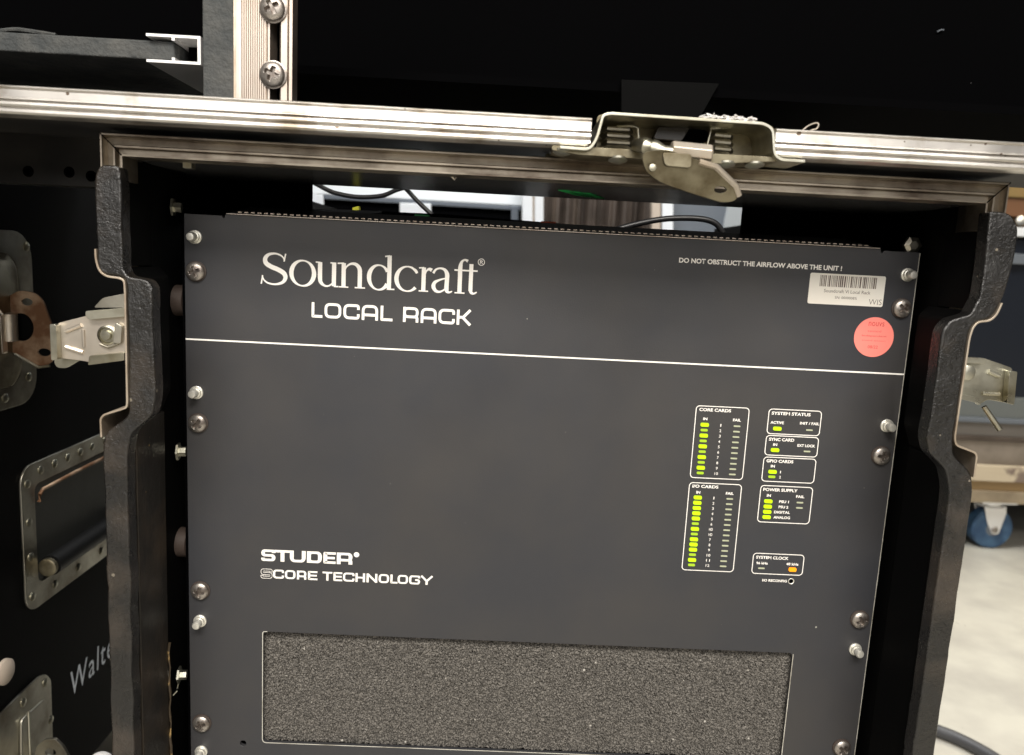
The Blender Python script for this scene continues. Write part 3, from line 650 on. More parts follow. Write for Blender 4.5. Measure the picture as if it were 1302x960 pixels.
# rubber shock mounts and their bolts between case and rails
def mount(x, z, s, R=10.5):
    bm = BM(); lathe(bm, (x, 16, z), (s, 0, 0), [(-1, R * .6), (0, R), (7, R), (8, R * .8)], 24); obj('rubber_mount', bm, m_rub, F, smooth=True)
for px, py in ((224, 382), (229, 690)): x, z = at(px, py, 14); mount(-5, z, -1)
for px, py in ((1161, 430), (1118, 738)): x, z = at(px, py, 14); mount(488, z, 1)
def bracket(px, py, s, hook=True):
    Y = 3; x, z = at(px, py, Y); bm = BM()
    lathe(bm, (x, Y, z), (s, -.15, 0), [(-2, 3.4), (2.5, 3.4), (2.5, 6.2), (3.8, 6.2), (4.2, 5)], 6); bm2 = bm
    if hook: tube(bm, [(x + s * 3.6, Y - 1, z - 5), (x + s * 4.2, Y - 2, z - 11), (x + s * 7.5, Y - 3, z - 15)], [.9, .8, .5], 6)
    obj('hanging_bolt', bm, m_zinc, F, smooth=True)
for px, py, hk in ((227, 264, False), (233, 574, False), (234, 858, True)): bracket(px, py, -1, hk)
x, z = at(1161, 312, 3); bm = BM(); lathe(bm, (x, 3, z), (0, -1, 0), [(-3, 6), (0, 6), (1.2, 3)], 6); obj('hanging_bolt', bm, m_dish, F)
for k, (x, y) in enumerate(((40, 30), (440, 30), (40, 450), (440, 450))): caster(F, x, y, -650, 37.5 - 6, mount=-575.5)
# worn ridge where coating meets the wall
bm = BM(); tube(bm, [(-8.2 - .5 * math.sin(z * .3), -14.0, -z) for z in range(290, 470, 6)], [.5 + .5 * random.random() for _ in range(290, 470, 6)], 6); obj('worn_edge', bm, mat('chipped_edge', (.05, .035, .02), .5, var=(120, (.40, .26, .10), .52, .62)), F)
bm = BM(); x, z = at(247, 204, -30); box(bm, x - 2, x + 3, -42, -36, 24.5, 27.5); obj('tape_scrap', bm, m_zinc, F); bm = BM(); x, z = at(577, 224, -30); tube(bm, [(x - 1, -45, 28), (x + 1.5, -44, 26), (x + 2.5, -44, 27.8)], .5, 6); obj('tape_scrap', bm, m_zinc_bright, F)
# ================================================================ the case on top
T_ = thing('upper_case', 'open black console case with bright ribbed aluminium edge, resting over the rack case', 'flight case', (200, 100, 45))
ty = -85
prof = [(0, ty + 3), (.4, ty + .5), (1.2, ty), (1.8, ty + .7), (2.1, ty + 1.3), (6.3, ty + 1.0), (6.6, ty + .3), (7.3, ty + .1), (7.7, ty + 1.8), (8.1, ty + 1.8), (8.5, ty + .4), (10.0, ty), (10.9, ty + .4), (11.3, ty + 1.9), (11.8, ty + 1.9), (12.2, ty + .3), (13.8, ty), (14.9, ty + .7), (15.6, ty + 2.4), (15.9, ty + 4), (15.9, ty + 8), (0, ty + 8)]
zt = 58.2
for a, b_ in ((-620, 251), (350.2, 760)):
    bm = BM(); n = 60
    sweep(bm, [(a + (b_ - a) * k / n, zt + noise.noise((k * .7, a, 0)) * .10) for k in range(n + 1)], prof)
    obj('aluminium_edge', bm, m_alu, T_, bevel=.2)
    bm = BM(); box(bm, a + .0, b_ - .2, ty + 8.2, -12, 43.2, 57.4); obj('front_beam', bm, m_under, T_)
bm = BM(); box(bm, 251, 350, -50, -12, 43.6, 57.4); obj('front_beam', bm, m_under, T_)
bm = BM(); box(bm, -620, -26, 66, 84, 17.5, 66); bb = obj('lower_beam', bm, m_under, T_, bevel=1)
bm = BM(); box(bm, -620, -26, -12, 66, 52, 57); obj('shelf_board', bm, m_under, T_)
for px, py in ((36, 218), (88, 219), (116, 224)): x, z = at(px, py, 66); bm = BM(); lathe(bm, (x, 66, z), (0, -1, 0), [(0, 4.0), (.8, 3.6), (.9, 2.2), (-.2, 2)], 14); obj('rivet', bm, m_inside, T_, smooth=True)
# dark inside: back, ceiling, floor boards beyond the opening
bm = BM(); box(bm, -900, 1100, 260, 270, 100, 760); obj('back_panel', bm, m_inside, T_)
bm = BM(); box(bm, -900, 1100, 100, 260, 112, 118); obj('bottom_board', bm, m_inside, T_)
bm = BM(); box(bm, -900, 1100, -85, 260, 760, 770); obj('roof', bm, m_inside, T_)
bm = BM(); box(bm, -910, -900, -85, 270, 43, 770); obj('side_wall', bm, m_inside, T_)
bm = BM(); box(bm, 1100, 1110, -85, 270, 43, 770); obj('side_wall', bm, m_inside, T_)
Q = lambda px, py: at(px, py, 95)
bm = BM(); plate(bm, [Q(790, 101), Q(915, 106), Q(890, 150), Q(790, 150)], 95, 98); obj('inner_flap', bm, m_blk2, T_, bevel=.5)
x, z = at(1198, 38, 255); bm = BM(); tube(bm, [(x - 3, 258, z - 1), (x, 257, z + .6), (x + 3, 258, z + 1)], .7, 6); obj('paint_chip', bm, m_greypaint, T_)
# vertical rack rail and board, left of the opening
bm = BM()
P = [(45.5, -24), (45.5, -30)]
x = 46.0
pts = [(44.4, -26), (44.4, -31), (46.2, -31)]
for k in range(12): xx = 47.0 + k * 1.28; pts += [(xx, -30.9), (xx + .32, -31.7), (xx + .75, -31.7), (xx + 1.05, -30.9)]
pts += [(62.8, -31.2), (62.8, -26)]
plate(bm, pts, 50, 330, fn=XY)
obj('rack_rail', bm, m_rail, T_)
bm = BM(); plate(bm, [(70.0, -20), (70.0, -31), (71.0, -32), (74.6, -32), (75.2, -30), (77.0, -30), (77.4, -20)], 50, 330, fn=XY); obj('rack_rail', bm, m_rail, T_)
bm = BM(); box(bm, 44.4, 77, -19, -17, 50, 330); obj('rail_web', bm, m_inside, T_)
bm = BM(); plate(bm, [(62.9, -30.6), (64.0, -30.6), (66.0, -22), (63.2, -20)], 50, 330, fn=XY); obj('rail_lip', bm, m_rail, T_)
for k, (px, py) in enumerate(((347, 11), (347, 95))):
    x, z = at(px, py, -33); make_screw(T_, (x, -32.2, z), 7.2, .5 - k * .9, mt=m_screw)
bm = BM(); box(bm, 24.3, 42.6, -30, 20, 50, 330); obj('side_board', bm, m_carpet, T_, bevel=1.0)
bm = BM(); box(bm, 42.8, 44.2, -30.6, 0, 50, 330); obj('rail_edge', bm, m_rim, T_)
# recessed butterfly latch in the middle of the edge
Y0 = -88
q = lambda px, py, Y=Y0: at(px, py, Y)
path = [q(712, 187), q(750, 190), q(759, 176), q(767, 146), q(776, 144), q(972, 157), q(983, 164), q(985, 196), q(993, 203), q(1024, 205)]
bm = BM(); sheet(bm, rounded(path, 3.0, 4), 1.5, Y0, -52); dish = obj('latch_dish', bm, m_zinc, T_, bevel=.3)
bm = BM(); plate(bm, rounded([q(758, 145, -54), q(985, 160, -54), q(984, 222, -54), q(900, 218, -54), q(700, 208, -54), q(690, 196, -54), q(758, 190, -54)], 4, 3, True), -55, -53); obj('back_plate', bm, m_tongue, dish, bevel=.4)
bm = BM(); plate(bm, rounded([q(700, 188, -74), q(985, 203, -74), q(984, 208, -74), q(905, 211, -74), q(735, 200, -74), q(700, 194, -74)], 2, 3, True), -84, -56); obj('lower_lip', bm, m_tongue, dish, bevel=.4)
for px, py in ((716, 193), (787, 203), (925, 209), (962, 210)):
    x, z = q(px, py, -84); bm = BM(); lathe(bm, (x, -80, z + 1.0), (0, -.2, -1), [(0, 5.4), (1, 5.2), (2, 3.0), (2.2, 0)], 18); obj('rivet', bm, m_zinc, dish, smooth=True)
# torsion spring coils either side
for (pa, pb) in (((768, 804), None), ((905, 932), None)):
    for k in range(3):
        a, b_ = q(pa[0], 164 + k * 8.5 + (pa[0] - 768) * .06, -66), q(pa[1], 166 + k * 8.5 + (pa[0] - 768) * .06, -66)
        bm = BM(); tube(bm, [(a[0], -62, a[1]), (a[0] + 2, -66, a[1] + .4), (b_[0] - 2, -66, b_[1] + .4), (b_[0], -62, b_[1])], 1.5, 8); obj('spring_coil', bm, m_dish, dish, smooth=True)
bm = BM(); p = [q(804, 160, -70), q(811, 163, -70), q(812, 185, -70)]
tube(bm, [(p[0][0] - 8, -66, p[0][1]), (p[0][0], -70, p[0][1]), (p[1][0], -70, p[1][1]), (p[2][0], -70, p[2][1])], .9, 8)
p = [q(918, 162, -70), q(903, 164, -70), q(900, 186, -70)]
tube(bm, [(p[0][0] + 4, -66, p[0][1]), (p[0][0], -70, p[0][1]), (p[1][0], -70, p[1][1]), (p[2][0], -70, p[2][1])], .9, 8)
obj('bracket', bm, m_zinc, dish, smooth=True)
bm = BM(); plate(bm, rounded([q(840, 158, -60), q(884, 160, -60), q(905, 172, -60), q(896, 182, -60), q(828, 178, -60)], 2, 3, True), -62, -56); obj('recess_insert', bm, m_inside, dish, bevel=.5)
bm = BM(); plate(bm, rounded([q(836, 162, -64), q(876, 163, -64), q(866, 180, -64), q(830, 177, -64)], 1.5, 3, True), -66, -62.2); obj('swivel_block', bm, m_under, dish, bevel=.5)
# folded handle: roller, hinge knuckle, long tongue plate
Yh = -100
q2 = lambda px, py: at(px, py, Yh)
bm = BM(); a, b_ = q2(854, 190), q2(906, 195)
tube(bm, [(a[0], Yh + 2, a[1]), (a[0] + .6, Yh + 2, a[1]), (b_[0] - .8, Yh + 2, b_[1]), (b_[0], Yh + 2, b_[1])], [4.2, 4.9, 4.9, 4.2], 7); obj('handle', bm, m_zinc_bright, dish, bevel=.6, seg=3)
bm = BM(); a, b_, c_ = q2(812, 184), q2(834, 188), q2(852, 194)
tube(bm, [(a[0] + 1, Yh + 14, a[1] + 2), (a[0] + 4, Yh + 6, a[1] + .6), (b_[0] - 3.5, Yh + 3, b_[1] + .6), (b_[0] - 3, Yh + 3, b_[1] + .6), (b_[0] - 2, Yh + 2.6, b_[1] + .3), (b_[0] - 1.6, Yh + 2.6, b_[1] + .2)], [3.2, 4.2, 4.4, 3.6, 3.6, 4.6], 16)
tube(bm, [(b_[0] - 1.5, Yh + 2.4, b_[1]), (b_[0] + .2, Yh + 1.8, b_[1] - .4), (c_[0] - 3, Yh + 1, c_[1] + .4), (c_[0] + 1.5, Yh, c_[1] + .4)], [4.6, 4.6, 3.2, 2.6], 16); obj('hinge_knuckle', bm, m_zinc, dish, smooth=True)
bm = BM(); tp = [q2(812, 196), q2(842, 192), q2(880, 204), q2(908, 212), q2(934, 234), q2(942, 247), q2(937, 255), q2(922, 257), q2(880, 245), q2(840, 232), q2(820, 219)]
plate(bm, rounded(tp, 4, 4, True), Yh - 1.6, Yh + .4, [circ(*q2(917, 241), 3.3, 18, 1.7)]); tg = obj('tongue', bm, m_tongue, dish, bevel=.5)
for v in tg.data.vertices: v.co.y -= (v.co.z - tg.data.vertices[0].co.z) * .5 + .003
bm = BM(); e = [q2(886, 207), q2(908, 213), q2(936, 236), q2(942, 248)]
tube(bm, [(x_, Yh - 5.5 - (z_ - tp[0][1]) * .5, z_) for x_, z_ in e], 1.7, 8); obj('rolled_edge', bm, m_zinc_bright, dish, smooth=True)
bm = BM(); plate(bm, rounded([q2(838, 196), q2(876, 198), q2(875, 216), q2(842, 213)], 2, 3, True), Yh - 7, Yh - 3.5); obj('cam_block', bm, m_tongue, dish, bevel=.8)
a = q2(827, 215); bm = BM(); lathe(bm, (a[0], Yh - 5, a[1]), (0, -1, 0), [(0, 2), (1.2, 1.8), (1.8, 0)], 12); obj('rivet', bm, m_zinc, dish, smooth=True)
# ================================================================ loose bits on the edge
bm = BM(); c0 = at(1036, 163, -80)
wp = [(-8, -3), (-4, 1.2), (0, 3.0), (1.8, 2.2), (1.0, -.2), (-1.8, -1.2), (-2.4, -2.8)]
tube(bm, catmull([(c0[0] + x_ * .9, -80 - .3 * x_, c0[1] + z_ * .9) for x_, z_ in wp], 6), .45, 8)
tag(obj('curled_wire', bm, m_zinc_bright, None, smooth=True), 'small curled loop of pale wire sticking up from the bright aluminium edge', 'wire')
bm = BM()
for k in range(26):
    x, z = at(random.uniform(892, 958), 0, -80); x, z = at(894 + k * 2.5, 150 + k * .15 + random.uniform(-2.5, 1), -82)
    tube(bm, catmull([(x + random.uniform(-3, 3), -82 + random.uniform(-3, 3), z + random.uniform(-1, 1.6)) for _ in range(4)], 4), random.uniform(.2, .45), 5)
tag(obj('lint', bm, m_fluff, None), 'frayed whitish lint lying on top of the centre latch', 'lint')
# ================================================================ lid stored in the upper case
Lid = thing('storage_lid', 'grey textured board closed by a white aluminium channel, stored upper left in the case', 'lid', (-60, 60, 85))
bm = BM(); box(bm, -700, 6.2, -26, 240, 87.6, 98.6); obj('board', bm, m_carpet, Lid, bevel=1.2)
bm = BM(); t = 1.5
plate(bm, [(-8.5, 101.4), (23.2, 101.4), (23.2, 85.4), (-8.5, 85.4), (-8.5, 86.9), (6.4, 86.9), (6.4, 88.6), (8.2, 88.6), (8.2, 86.9), (21.5, 86.9), (21.5, 99.9), (8.2, 99.9), (8.2, 98.2), (6.4, 98.2), (6.4, 99.9), (-8.5, 99.9)], -30, 230)
obj('channel', bm, m_white_alu, Lid)
bm = BM(); box(bm, 8.4, 21.3, -10, 200, 87.2, 99.7); obj('channel_core', bm, m_inside, Lid)
a = at(0, 32, -20); bm = BM(); tube(bm, catmull([(a[0] - 6, -20, 99.3), (a[0] + 8, -20, 101.6), (a[0] + 18, -21, 101.0), (a[0] + 34, -22, 99.2)], 5), [1.2] * 16, 6); tag(obj('cable_end', bm, m_carpet, None, smooth=True), 'short grey cable end lying on the stored lid board at far left', 'cable')
# ================================================================ the case on the left, seen along its side
LX = -200
Lc = thing('left_case', 'black laminate case at the left with recessed handle and writing on its side', 'flight case', (-520, 300, -650))
bm = BM(); box(bm, -900, LX, -150, 760, -560, 46); obj('body', bm, m_blk, Lc, bevel=2)
for k, (x, y) in enumerate(((-840, -80), (-270, -80), (-840, 680), (-270, 680))): caster(Lc, x, y, -650, 38, mount=-560.5)
l = lambda px, py: atL(px, py, LX)
def lp(*pts): return [l(*p) for p in pts]
# handle dish: flange ring, recess, grip
oy0, oz0 = 136, -352; oy1, oz1 = 318, -218
bm = BM(); plate(bm, rrect(oy0, oz0, oy1, oz1, 16, 6), LX + .2, LX + 2.4, [rrect(oy0 + 19, oz0 + 22, oy1 - 16, oz1 - 20, 7, 4)], fn=YZ); hd = obj('handle_dish', bm, m_dish, Lc, bevel=.7)
bm = BM(); i0, j0, i1, j1 = oy0 + 19, oz0 + 22, oy1 - 16, oz1 - 20
R = rrect(i0, j0, i1, j1, 7, 4); R2 = rrect(i0 + 5, j0 + 5, i1 - 5, j1 - 5, 7, 4)
A = [bm.verts.new((LX + 1.2, u, v)) for u, v in R]; B = [bm.verts.new((LX - .5 + 1.0, u, v)) for u, v in R2]
for k in range(len(R)): k2 = (k + 1) % len(R); bm.faces.new((A[k], A[k2], B[k2], B[k]))
bm.faces.new(B); obj('recess', bm, mat('dark_pan_steel', (.05, .05, .045), .5, .7, bump=(30, .3, .002), var=(30, (.05, .05, .045), .4, .6)), hd, smooth=True)
bm = BM(); tube(bm, [(LX + 9, i0 + 8, j0 + 14), (LX + 9, i1 - 8, j0 + 14)], 9.5, 18); obj('grip', bm, mat('black_rubber_grip', (.006, .006, .006), .45, bump=(300, .2, .0006), spec=.2), hd, smooth=True)
for yy in (i0 + 4, i1 - 4):
    bm = BM(); lathe(bm, (LX + 9, yy, j0 + 14), (0, 1, 0), [(-3, 6.5), (-2, 8.2), (2, 8.2), (3, 6.5)], 20); obj('grip_end', bm, m_tongue, hd, smooth=True)
bm = BM(); tube(bm, [(LX + 4, i0 + 3, j1 - 16), (LX + 5, i0 + 3, j1 - 9), (LX + 5, i0 + 8, j1 - 6), (LX + 5, i0 + 60, j1 - 5), (LX + 5, i1 - 10, j1 - 5)], 1.7, 8); obj('spring', bm, m_rust, hd, smooth=True)
rv = [(oy0 + 9, oz0 + f_ * 134) for f_ in (.10, .38, .62, .88)] + [(oy0 + f_ * 182, oz0 + 10) for f_ in (.24, .46, .7, .9)] + [(oy0 + f_ * 182, oz1 - 9) for f_ in (.16, .28, .4, .52, .64, .78, .92)]
r0 = None
for (yy, zz) in rv:
    if r0 is None: r0 = rivet(hd, (LX + 2.4, yy, zz), (1, 0, 0), 4.0, m_zinc)
    else: copy_tree(r0, hd, (LX + 2.4, yy, zz))
# upper dish with butterfly latch
bm = BM(); plate(bm, rrect(20, -163, 166, -16, 24, 6), LX + .2, LX + 2.2, [rrect(38, -145, 146, -34, 20, 5)], fn=YZ); ud = obj('latch_dish', bm, m_dish, Lc, bevel=.7)
bm = BM(); A = rrect(38, -145, 146, -34, 20, 5); B = rrect(44, -136, 132, -42, 16, 5)
a1 = [bm.verts.new((LX + 1.8, u, v)) for u, v in A]; b1 = [bm.verts.new((LX + 7, u - 2, v)) for u, v in rrect(36, -143, 138, -38, 18, 5)]; 
for k in range(len(A)): k2 = (k + 1) % len(A); bm.faces.new((a1[k], a1[k2], b1[k2], b1[k]))
bm.faces.new(b1); obj('bulge', bm, m_tongue, ud, smooth=True)
for px, py in ((30, 313), (33, 479), (3, 506)): yy, zz = l(px, py); copy_tree(r0, ud, (LX + 2.3, yy, zz))
Yr = 126
r_ = lambda px, py: at(px, py, Yr)
bm = BM(); plate(bm, rounded([r_(5, 380), r_(24, 369), r_(44, 372), r_(54, 381), r_(62, 404), r_(69, 420), r_(70, 455), r_(62, 464), r_(50, 466), r_(22, 450), r_(2, 444)], 4, 4, True), Yr, Yr + 2, [circ(*r_(34, 384), 4.6, 16, 3.0), circ(*r_(27, 416), 10, 20, 11.5), circ(*r_(56, 448), 5.4, 16, 3.2)])
wgp = obj('wing_plate', bm, m_rust, ud, bevel=.5)
bm = BM(); plate(bm, circ(*r_(27, 416), 10.8, 20, 12.5), Yr + 4, Yr + 22); obj('hole_shade_disc', bm, m_blk2, ud)  # black disc stands in for the shadow seen through the plate's hole
bm = BM(); e = [r_(20, 450), r_(50, 467), r_(64, 465)]; tube(bm, [(x_, Yr - .8, z_) for x_, z_ in e], 1.2, 8); obj('worn_rim', bm, m_zinc, wgp, smooth=True)
bm = BM(); a, b_ = r_(-6, 392), r_(12, 396); 
plate(bm, rounded([r_(-8, 392), r_(4, 388), r_(15, 400), r_(17, 448), r_(4, 452), r_(-8, 448)], 2, 3, True), Yr - 14, Yr - 6); obj('handle', bm, m_zinc_bright, ud, bevel=1.4, seg=3)
a = r_(20, 416); bm = BM(); lathe(bm, (a[0] - 3, Yr - 3, a[1]), (0, 0, 1), [(-12, 3), (-11, 6), (11, 6), (12, 3)], 16); obj('pivot', bm, m_zinc_bright, ud, smooth=True)
bm = BM(); a = [r_(0, 383), r_(4, 380), r_(18, 399)]; tube(bm, [(x_, Yr - 15, z_) for x_, z_ in a], 1.2, 8); obj('spring', bm, m_zinc_bright, ud, smooth=True)
# lower dish at the corner, its rivets and latch
bm = BM(); pl = lp((-12, 918), (0, 905), (25, 880), (48, 859), (56, 857), (62, 864), (66, 990), (-12, 1060))
plate(bm, rounded(pl, 4, 4, True), LX + .2, LX + 2.4, fn=YZ); ld = obj('latch_dish', bm, m_dish, Lc, bevel=.7)
bm = BM(); pl = lp((20, 915), (50, 888), (54, 895), (57, 990), (20, 1030)); plate(bm, rounded(pl, 5, 4, True), LX + 2.5, LX + 5.5, fn=YZ); obj('raised_field', bm, m_dish, ld, bevel=1.4)
bm = BM(); tube(bm, [(LX + 5.7, *l(28, 904)), (LX + 5.7, *l(31, 985))], .9, 6); obj('seam', bm, m_zinc, ld)
for px, py in ((54, 868), (26, 893), (61, 915)): yy, zz = l(px, py); copy_tree(r0, ld, (LX + 2.5, yy, zz))
Yk = 130; rk = lambda px, py: at(px, py, Yk)
bm = BM(); plate(bm, rounded([rk(43, 965), rk(46, 950), rk(56, 941), rk(70, 940), rk(80, 950), rk(92, 972), rk(80, 1000), rk(46, 1000)], 2, 3, True), Yk, Yk + 3, [circ(*rk(64, 957), 5, 16, 4)]); obj('wing_plate', bm, m_dish, ld, bevel=.6)
bm = BM()
for k in range(3): tube(bm, catmull([(rk(-4 + k * 4, 940 + k * 3)[0], Yk - 20 + k * 4, rk(-4, 944 - k * 4)[1]), (rk(6 + k * 3, 930)[0], Yk - 18, rk(6, 936)[1]), (rk(10 + k * 2, 950)[0], Yk - 16, rk(0, 956)[1]), (rk(4, 975)[0], Yk - 16, rk(0, 975)[1])], 5), 1.5, 8)
obj('coil_spring', bm, m_copper, ld, smooth=True)
bm = BM(); plate(bm, rounded([rk(-6, 906), rk(6, 922), rk(4, 950), rk(-6, 960)], 2, 3, True), Yk - 12, Yk - 6); obj('handle', bm, m_zinc_bright, ld, bevel=1)
bm = BM(); a = l(4, 854); lathe(bm, (LX, a[0], a[1]), (1, 0, 0), [(0, 11), (3, 11), (5, 8), (5.5, 0)], 22); obj('round_stud', bm, m_stone, Lc, smooth=True)
bm = BM(); a = at(127, 958, 90); lathe(bm, (a[0], 90, a[1] - 4), (0, 0, 1), [(-20, 9), (-1, 9), (2, 6), (3, 0)], 18); tag(obj('knob', bm, m_fluff, None, smooth=True), 'pale rounded knob peeping up between the two cases at the bottom', 'knob')
# the painted name, partly hidden behind the rack case
def side_text(body, y0, y1, z0, z1): return text(body, y0, y1, z0, z1, Lc, mt=m_pen, fn=lambda u, w: (LX + .4, u + (w - z0) * .10, w), space=1.16)
side_text('Walter', 200, 300, -471, -445)
# ================================================================ distant things on the right
D = thing('distant_case', 'black case on blue swivel casters with beige lower trim standing at the back right', 'flight case', (1900, 1500, -650))
Yd = 1250
d_ = lambda px, py: at(px, py, Yd)
def strip(name, px0, y0a, y0b, mt, parent, Y=Yd, dep=20, px1=1700, slope=.052):
    bm = BM()
    a, b_ = at(px0, y0a, Y), at(px1, y0a + (px1 - px0) * slope, Y); c_, e_ = at(px1, y0b + (px1 - px0) * slope, Y), at(px0, y0b, Y)
    plate(bm, [a, b_, (b_[0], c_[1]), (a[0], e_[1])] if False else [(a[0], a[1]), (b_[0], a[1]), (b_[0], e_[1]), (a[0], e_[1])], Y - dep, Y)
    return obj(name, bm, mt, parent, bevel=1.5)
strip('upper_panel', 1195, 300, 500, mat('glossy_dark_blue_panel', (.012, .015, .022), .25), D, dep=10)
strip('bright_rail', 1195, 285, 296, m_white, D, dep=24); strip('dark_strip', 1195, 296, 318, m_blk, D, dep=8); strip('grey_rail', 1195, 318, 331, m_greypaint, D, dep=22)
strip('grey_band', 1195, 500, 527, mat('blue_grey_panel', (.13, .14, .135), .5), D, dep=14); strip('pale_rail', 1195, 527, 533, m_greypaint, D, dep=20); strip('brown_band', 1195, 533, 550, mat('grey_brown_panel', (.13, .115, .10), .5), D, dep=15)
strip('pale_rail', 1195, 550, 556, m_brown, D, dep=20); strip('brown_band', 1195, 556, 586, mat('beige_band', (.24, .20, .16), .5, var=(10, (.16, .13, .10), .4, .6)), D, dep=15)
strip('bright_trim', 1195, 586, 606, mat('peeling_cream_paint', (.55, .46, .33), .45, var=(7, (.20, .15, .12), .52, .56), bump=(30, .4, .004)), D, dep=24); strip('gold_trim', 1195, 606, 618, m_gold, D, dep=18); strip('beige_trim', 1195, 618, 633, mat('beige_trim_paint', (.30, .24, .16), .25, var=(9, (.16, .12, .08), .45, .7)), D, dep=26)
bm = BM(); a = d_(1195, 300); b_ = d_(1700, 640); box(bm, a[0], b_[0], Yd + .5, Yd + 700, d_(1195, 634)[1], a[1]); obj('body', bm, m_blk, D)
bm = BM(); a = d_(1195, 340); 
cf = thing_x = None
x, y = at(1267, 668, 1235)[0], 1300
caster(D, x - 6, 1262, -650, 50, mount=d_(1240, 633)[1] - 1 if d_(1240, 633)[1] > -560 else -540)
for xx, yy in ((x + 520, 1262), (x + 520, 1850), (x, 1850)): caster(D, xx, yy, -650, 50, mount=-540)
Y2 = 1600
G = thing('wooden_crate', 'brown varnished wooden crate with metal fittings, just showing at the top right', 'crate', (2100, 1700, 100))
strip('upper_board', 1235, 221, 249, m_gold, G, Y=Y2, dep=20); strip('lower_board', 1235, 249, 273, mat('red_brown_wood', (.16, .075, .035), .5), G, Y=Y2, dep=14)
x, z = at(1298, 281, Y2 - 15); bm = BM(); lathe(bm, (x, Y2 - 14, z), (0, -1, 0), [(0, 14), (4, 13), (8, 6), (9, 0)], 16); obj('bolt', bm, m_stud, G, smooth=True)
bm = BM(); a = at(1235, 221, Y2); b_ = at(1700, 221, Y2); box(bm, a[0], b_[0], Y2 + .5, Y2 + 400, at(1235, 285, Y2)[1], a[1]); obj('body', bm, m_gold, G)
# ================================================================ seen through the opening behind the unit
Yw = 1150
w_ = lambda px, py, Y=Yw: at(px, py, Y)
def slab(name, pts, mt, parent, Y=Yw, dep=25, bev=1.5):
    bm = BM(); plate(bm, [at(px, py, Y) for px, py in pts], Y, Y + dep); return obj(name, bm, mt, parent, bevel=bev)
E_ = thing('equipment_shelf', 'white painted metal equipment frame with dark bays, lit behind the rack case', 'shelf', (60, 1160, -650))
slab('top_panel', [(385, 200), (668, 216), (668, 262), (412, 247), (385, 247)], mat('bright_white_panel', (.86, .88, .88), .5), E_, dep=20)
slab('left_post', [(385, 246), (411, 248), (411, 330), (385, 330)], m_white, E_, dep=30)
slab('lower_rail', [(411, 247.3), (668, 262.3), (668, 268), (411, 253)], m_greypaint, E_, dep=28)
slab('dark_bay', [(411, 253), (662, 267), (662, 345), (411, 330)], m_inside, E_, Y=Yw + 6, dep=8)
slab('centre_card', [(508, 258), (548, 259), (548, 340), (508, 338)], m_white, E_, Y=Yw - 6, dep=4)
slab('inner_post', [(650, 262), (659, 262.6), (659, 345), (650, 344)], m_greypaint, E_, Y=Yw - 6, dep=8)
slab('right_post', [(664, 215), (677, 216), (677, 350), (664, 350)], m_white, E_, Y=Yw - 30, dep=28)
slab('right_post', [(680, 216), (691, 217), (691, 350), (680, 350)], m_white, E_, Y=Yw - 30, dep=28)
slab('post_web', [(676, 216), (681, 217), (681, 350), (676, 350)], m_stone, E_, Y=Yw - 24, dep=10)
slab('leg', [(392, 329), (405, 330), (405, 900), (392, 900)], m_greypaint, E_, Y=Yw + 60, dep=20)
K = thing('brown_curtain', 'brown pleated curtain between the white frame and the grey cabinet behind the rack', 'curtain', (330, 1260, -100))
bm = BM(); n = 90; a = at(688, 240, 1200)[0]; b_ = at(836, 240, 1200)[0]; zt_, zb = at(700, 190, 1200)[1], at(700, 400, 1200)[1]
fr = [(a + (b_ - a) * k / n, 1215 + 12 * math.sin(k * .42) + 5 * math.sin(k * 1.13)) for k in range(n + 1)]
plate(bm, fr + [(p[0], p[1] + 4) for p in fr[::-1]], zb, zt_, fn=XY)
obj('cloth', bm, m_brown, K, smooth=True)
Gc = thing('grey_cabinet', 'grey cabinet with a pale front post, at the right of the opening behind the rack', 'cabinet', (560, 1300, -650))
slab('side_post', [(829, 210), (840, 211), (840, 350), (829, 350)], m_stone, Gc, Y=1140, dep=20)
slab('front_post', [(842, 210), (856, 211), (856, 350), (842, 350)], m_white, Gc, Y=1140, dep=20)
slab('door', [(855, 214), (960, 220), (960, 352), (855, 346)], m_greypaint, Gc, Y=1160, dep=20)
slab('corner_bracket', [(926, 258), (952, 262), (952, 312), (922, 312), (920, 285)], mat('pale_grey_paint', (.34, .36, .37), .5), Gc, Y=1130, dep=6)
slab('back_body', [(830, 214), (960, 220), (960, 700), (830, 700)], m_greypaint, Gc, Y=1185, dep=300)
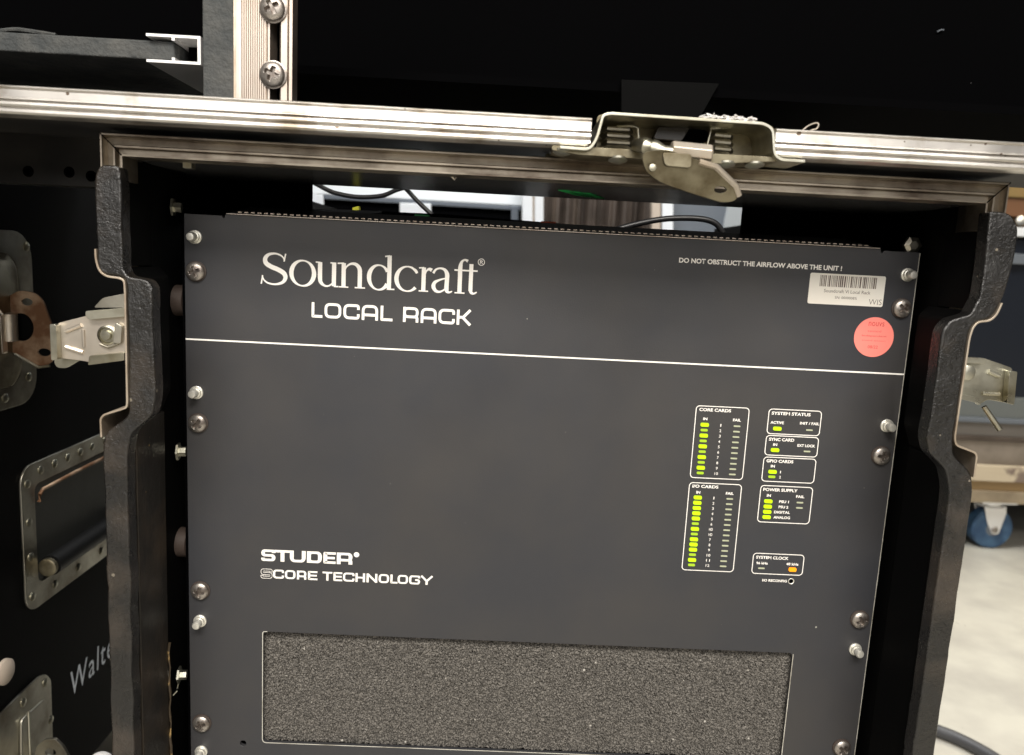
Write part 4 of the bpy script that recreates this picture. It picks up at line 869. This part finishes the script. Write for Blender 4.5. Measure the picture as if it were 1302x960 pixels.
# cables over the unit
def cable(name, pts, Y, r, label, mt=m_cable, n=10):
    P = []
    for p in pts:
        YY = p[2] if len(p) > 2 else Y; x, z = at(p[0], p[1], YY); P.append((x, YY, z))
    bm = BM(); P = catmull(P, n); tube(bm, P, r, 10); tag(obj(name, bm, mt, None, smooth=True), label, 'cable')
cable('hanging_cable', [(388, 226), (404, 235), (425, 245), (455, 250.5), (485, 249), (503, 242), (515, 238), (524, 233)], 190, 2.0, 'thin black cable sagging across the bright panel, left of the opening')
cable('hanging_cable', [(508, 234), (516, 240), (532, 257), (548, 272), (560, 282)], 200, 2.0, 'thin black cable running diagonally down from the middle of the sagging one')
cable('looping_cable', [(760, 300), (790, 290), (820, 282.5), (850, 278), (880, 277.5), (900, 280), (912, 286), (920, 298)], 100, 2.3, 'thick black cable arching low over the unit, right of the opening')
def bit(name, pts, mt, label, Y=110):
    bm = BM(); plate(bm, [at(px, py, Y) for px, py in pts], Y, Y + 8); tag(obj(name, bm, mt, None, bevel=.5), label, 'plastic tag')
bit('yellow_tag', [(448, 264), (456, 262), (456, 275), (446, 275)], m_yellow, 'tiny yellow tag on the pale ledge above the rack unit, at left')
bit('green_tag', [(527, 272), (546, 273), (545, 282), (527, 281)], m_green, 'small green tag just above the unit beneath the diagonal cable', 60)
bit('orange_tag', [(688, 281), (707, 282), (707, 291), (688, 290)], m_orange, 'small orange tag just above the unit beside the white posts', 60)
# black inner ledge that hides the lower edge of the opening
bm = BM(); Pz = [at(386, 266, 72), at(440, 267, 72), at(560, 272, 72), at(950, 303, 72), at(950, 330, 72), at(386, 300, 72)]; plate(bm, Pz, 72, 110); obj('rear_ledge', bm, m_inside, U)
bm = BM(); P_ = [at(388, 268, 72.5), at(430, 266.5, 72.5), at(486, 268.5, 72.5), at(486, 271, 72.5), at(388, 276, 72.5)]; plate(bm, P_, 70.5, 71.8); obj('paper_strip', bm, m_greypaint, U)
# cable on the floor at lower right
bm = BM()
pts = []
for px, py in ((1140, 905), (1185, 926), (1215, 938), (1245, 953), (1275, 972), (1320, 1010)):
    d = ray(px, py); s = (-.650 + .009 - CAM[2]) / d.z; pts.append(((CAM[0] + s * d.x) * 1000, (CAM[1] + s * d.y) * 1000, -641))
tube(bm, catmull(pts, 10), 8.5, 14); tag(obj('floor_cable', bm, mat('grey_black_rubber', (.045, .045, .048), .5), None, smooth=True), 'thick black rubber cable lying on the pale floor at lower right', 'cable')
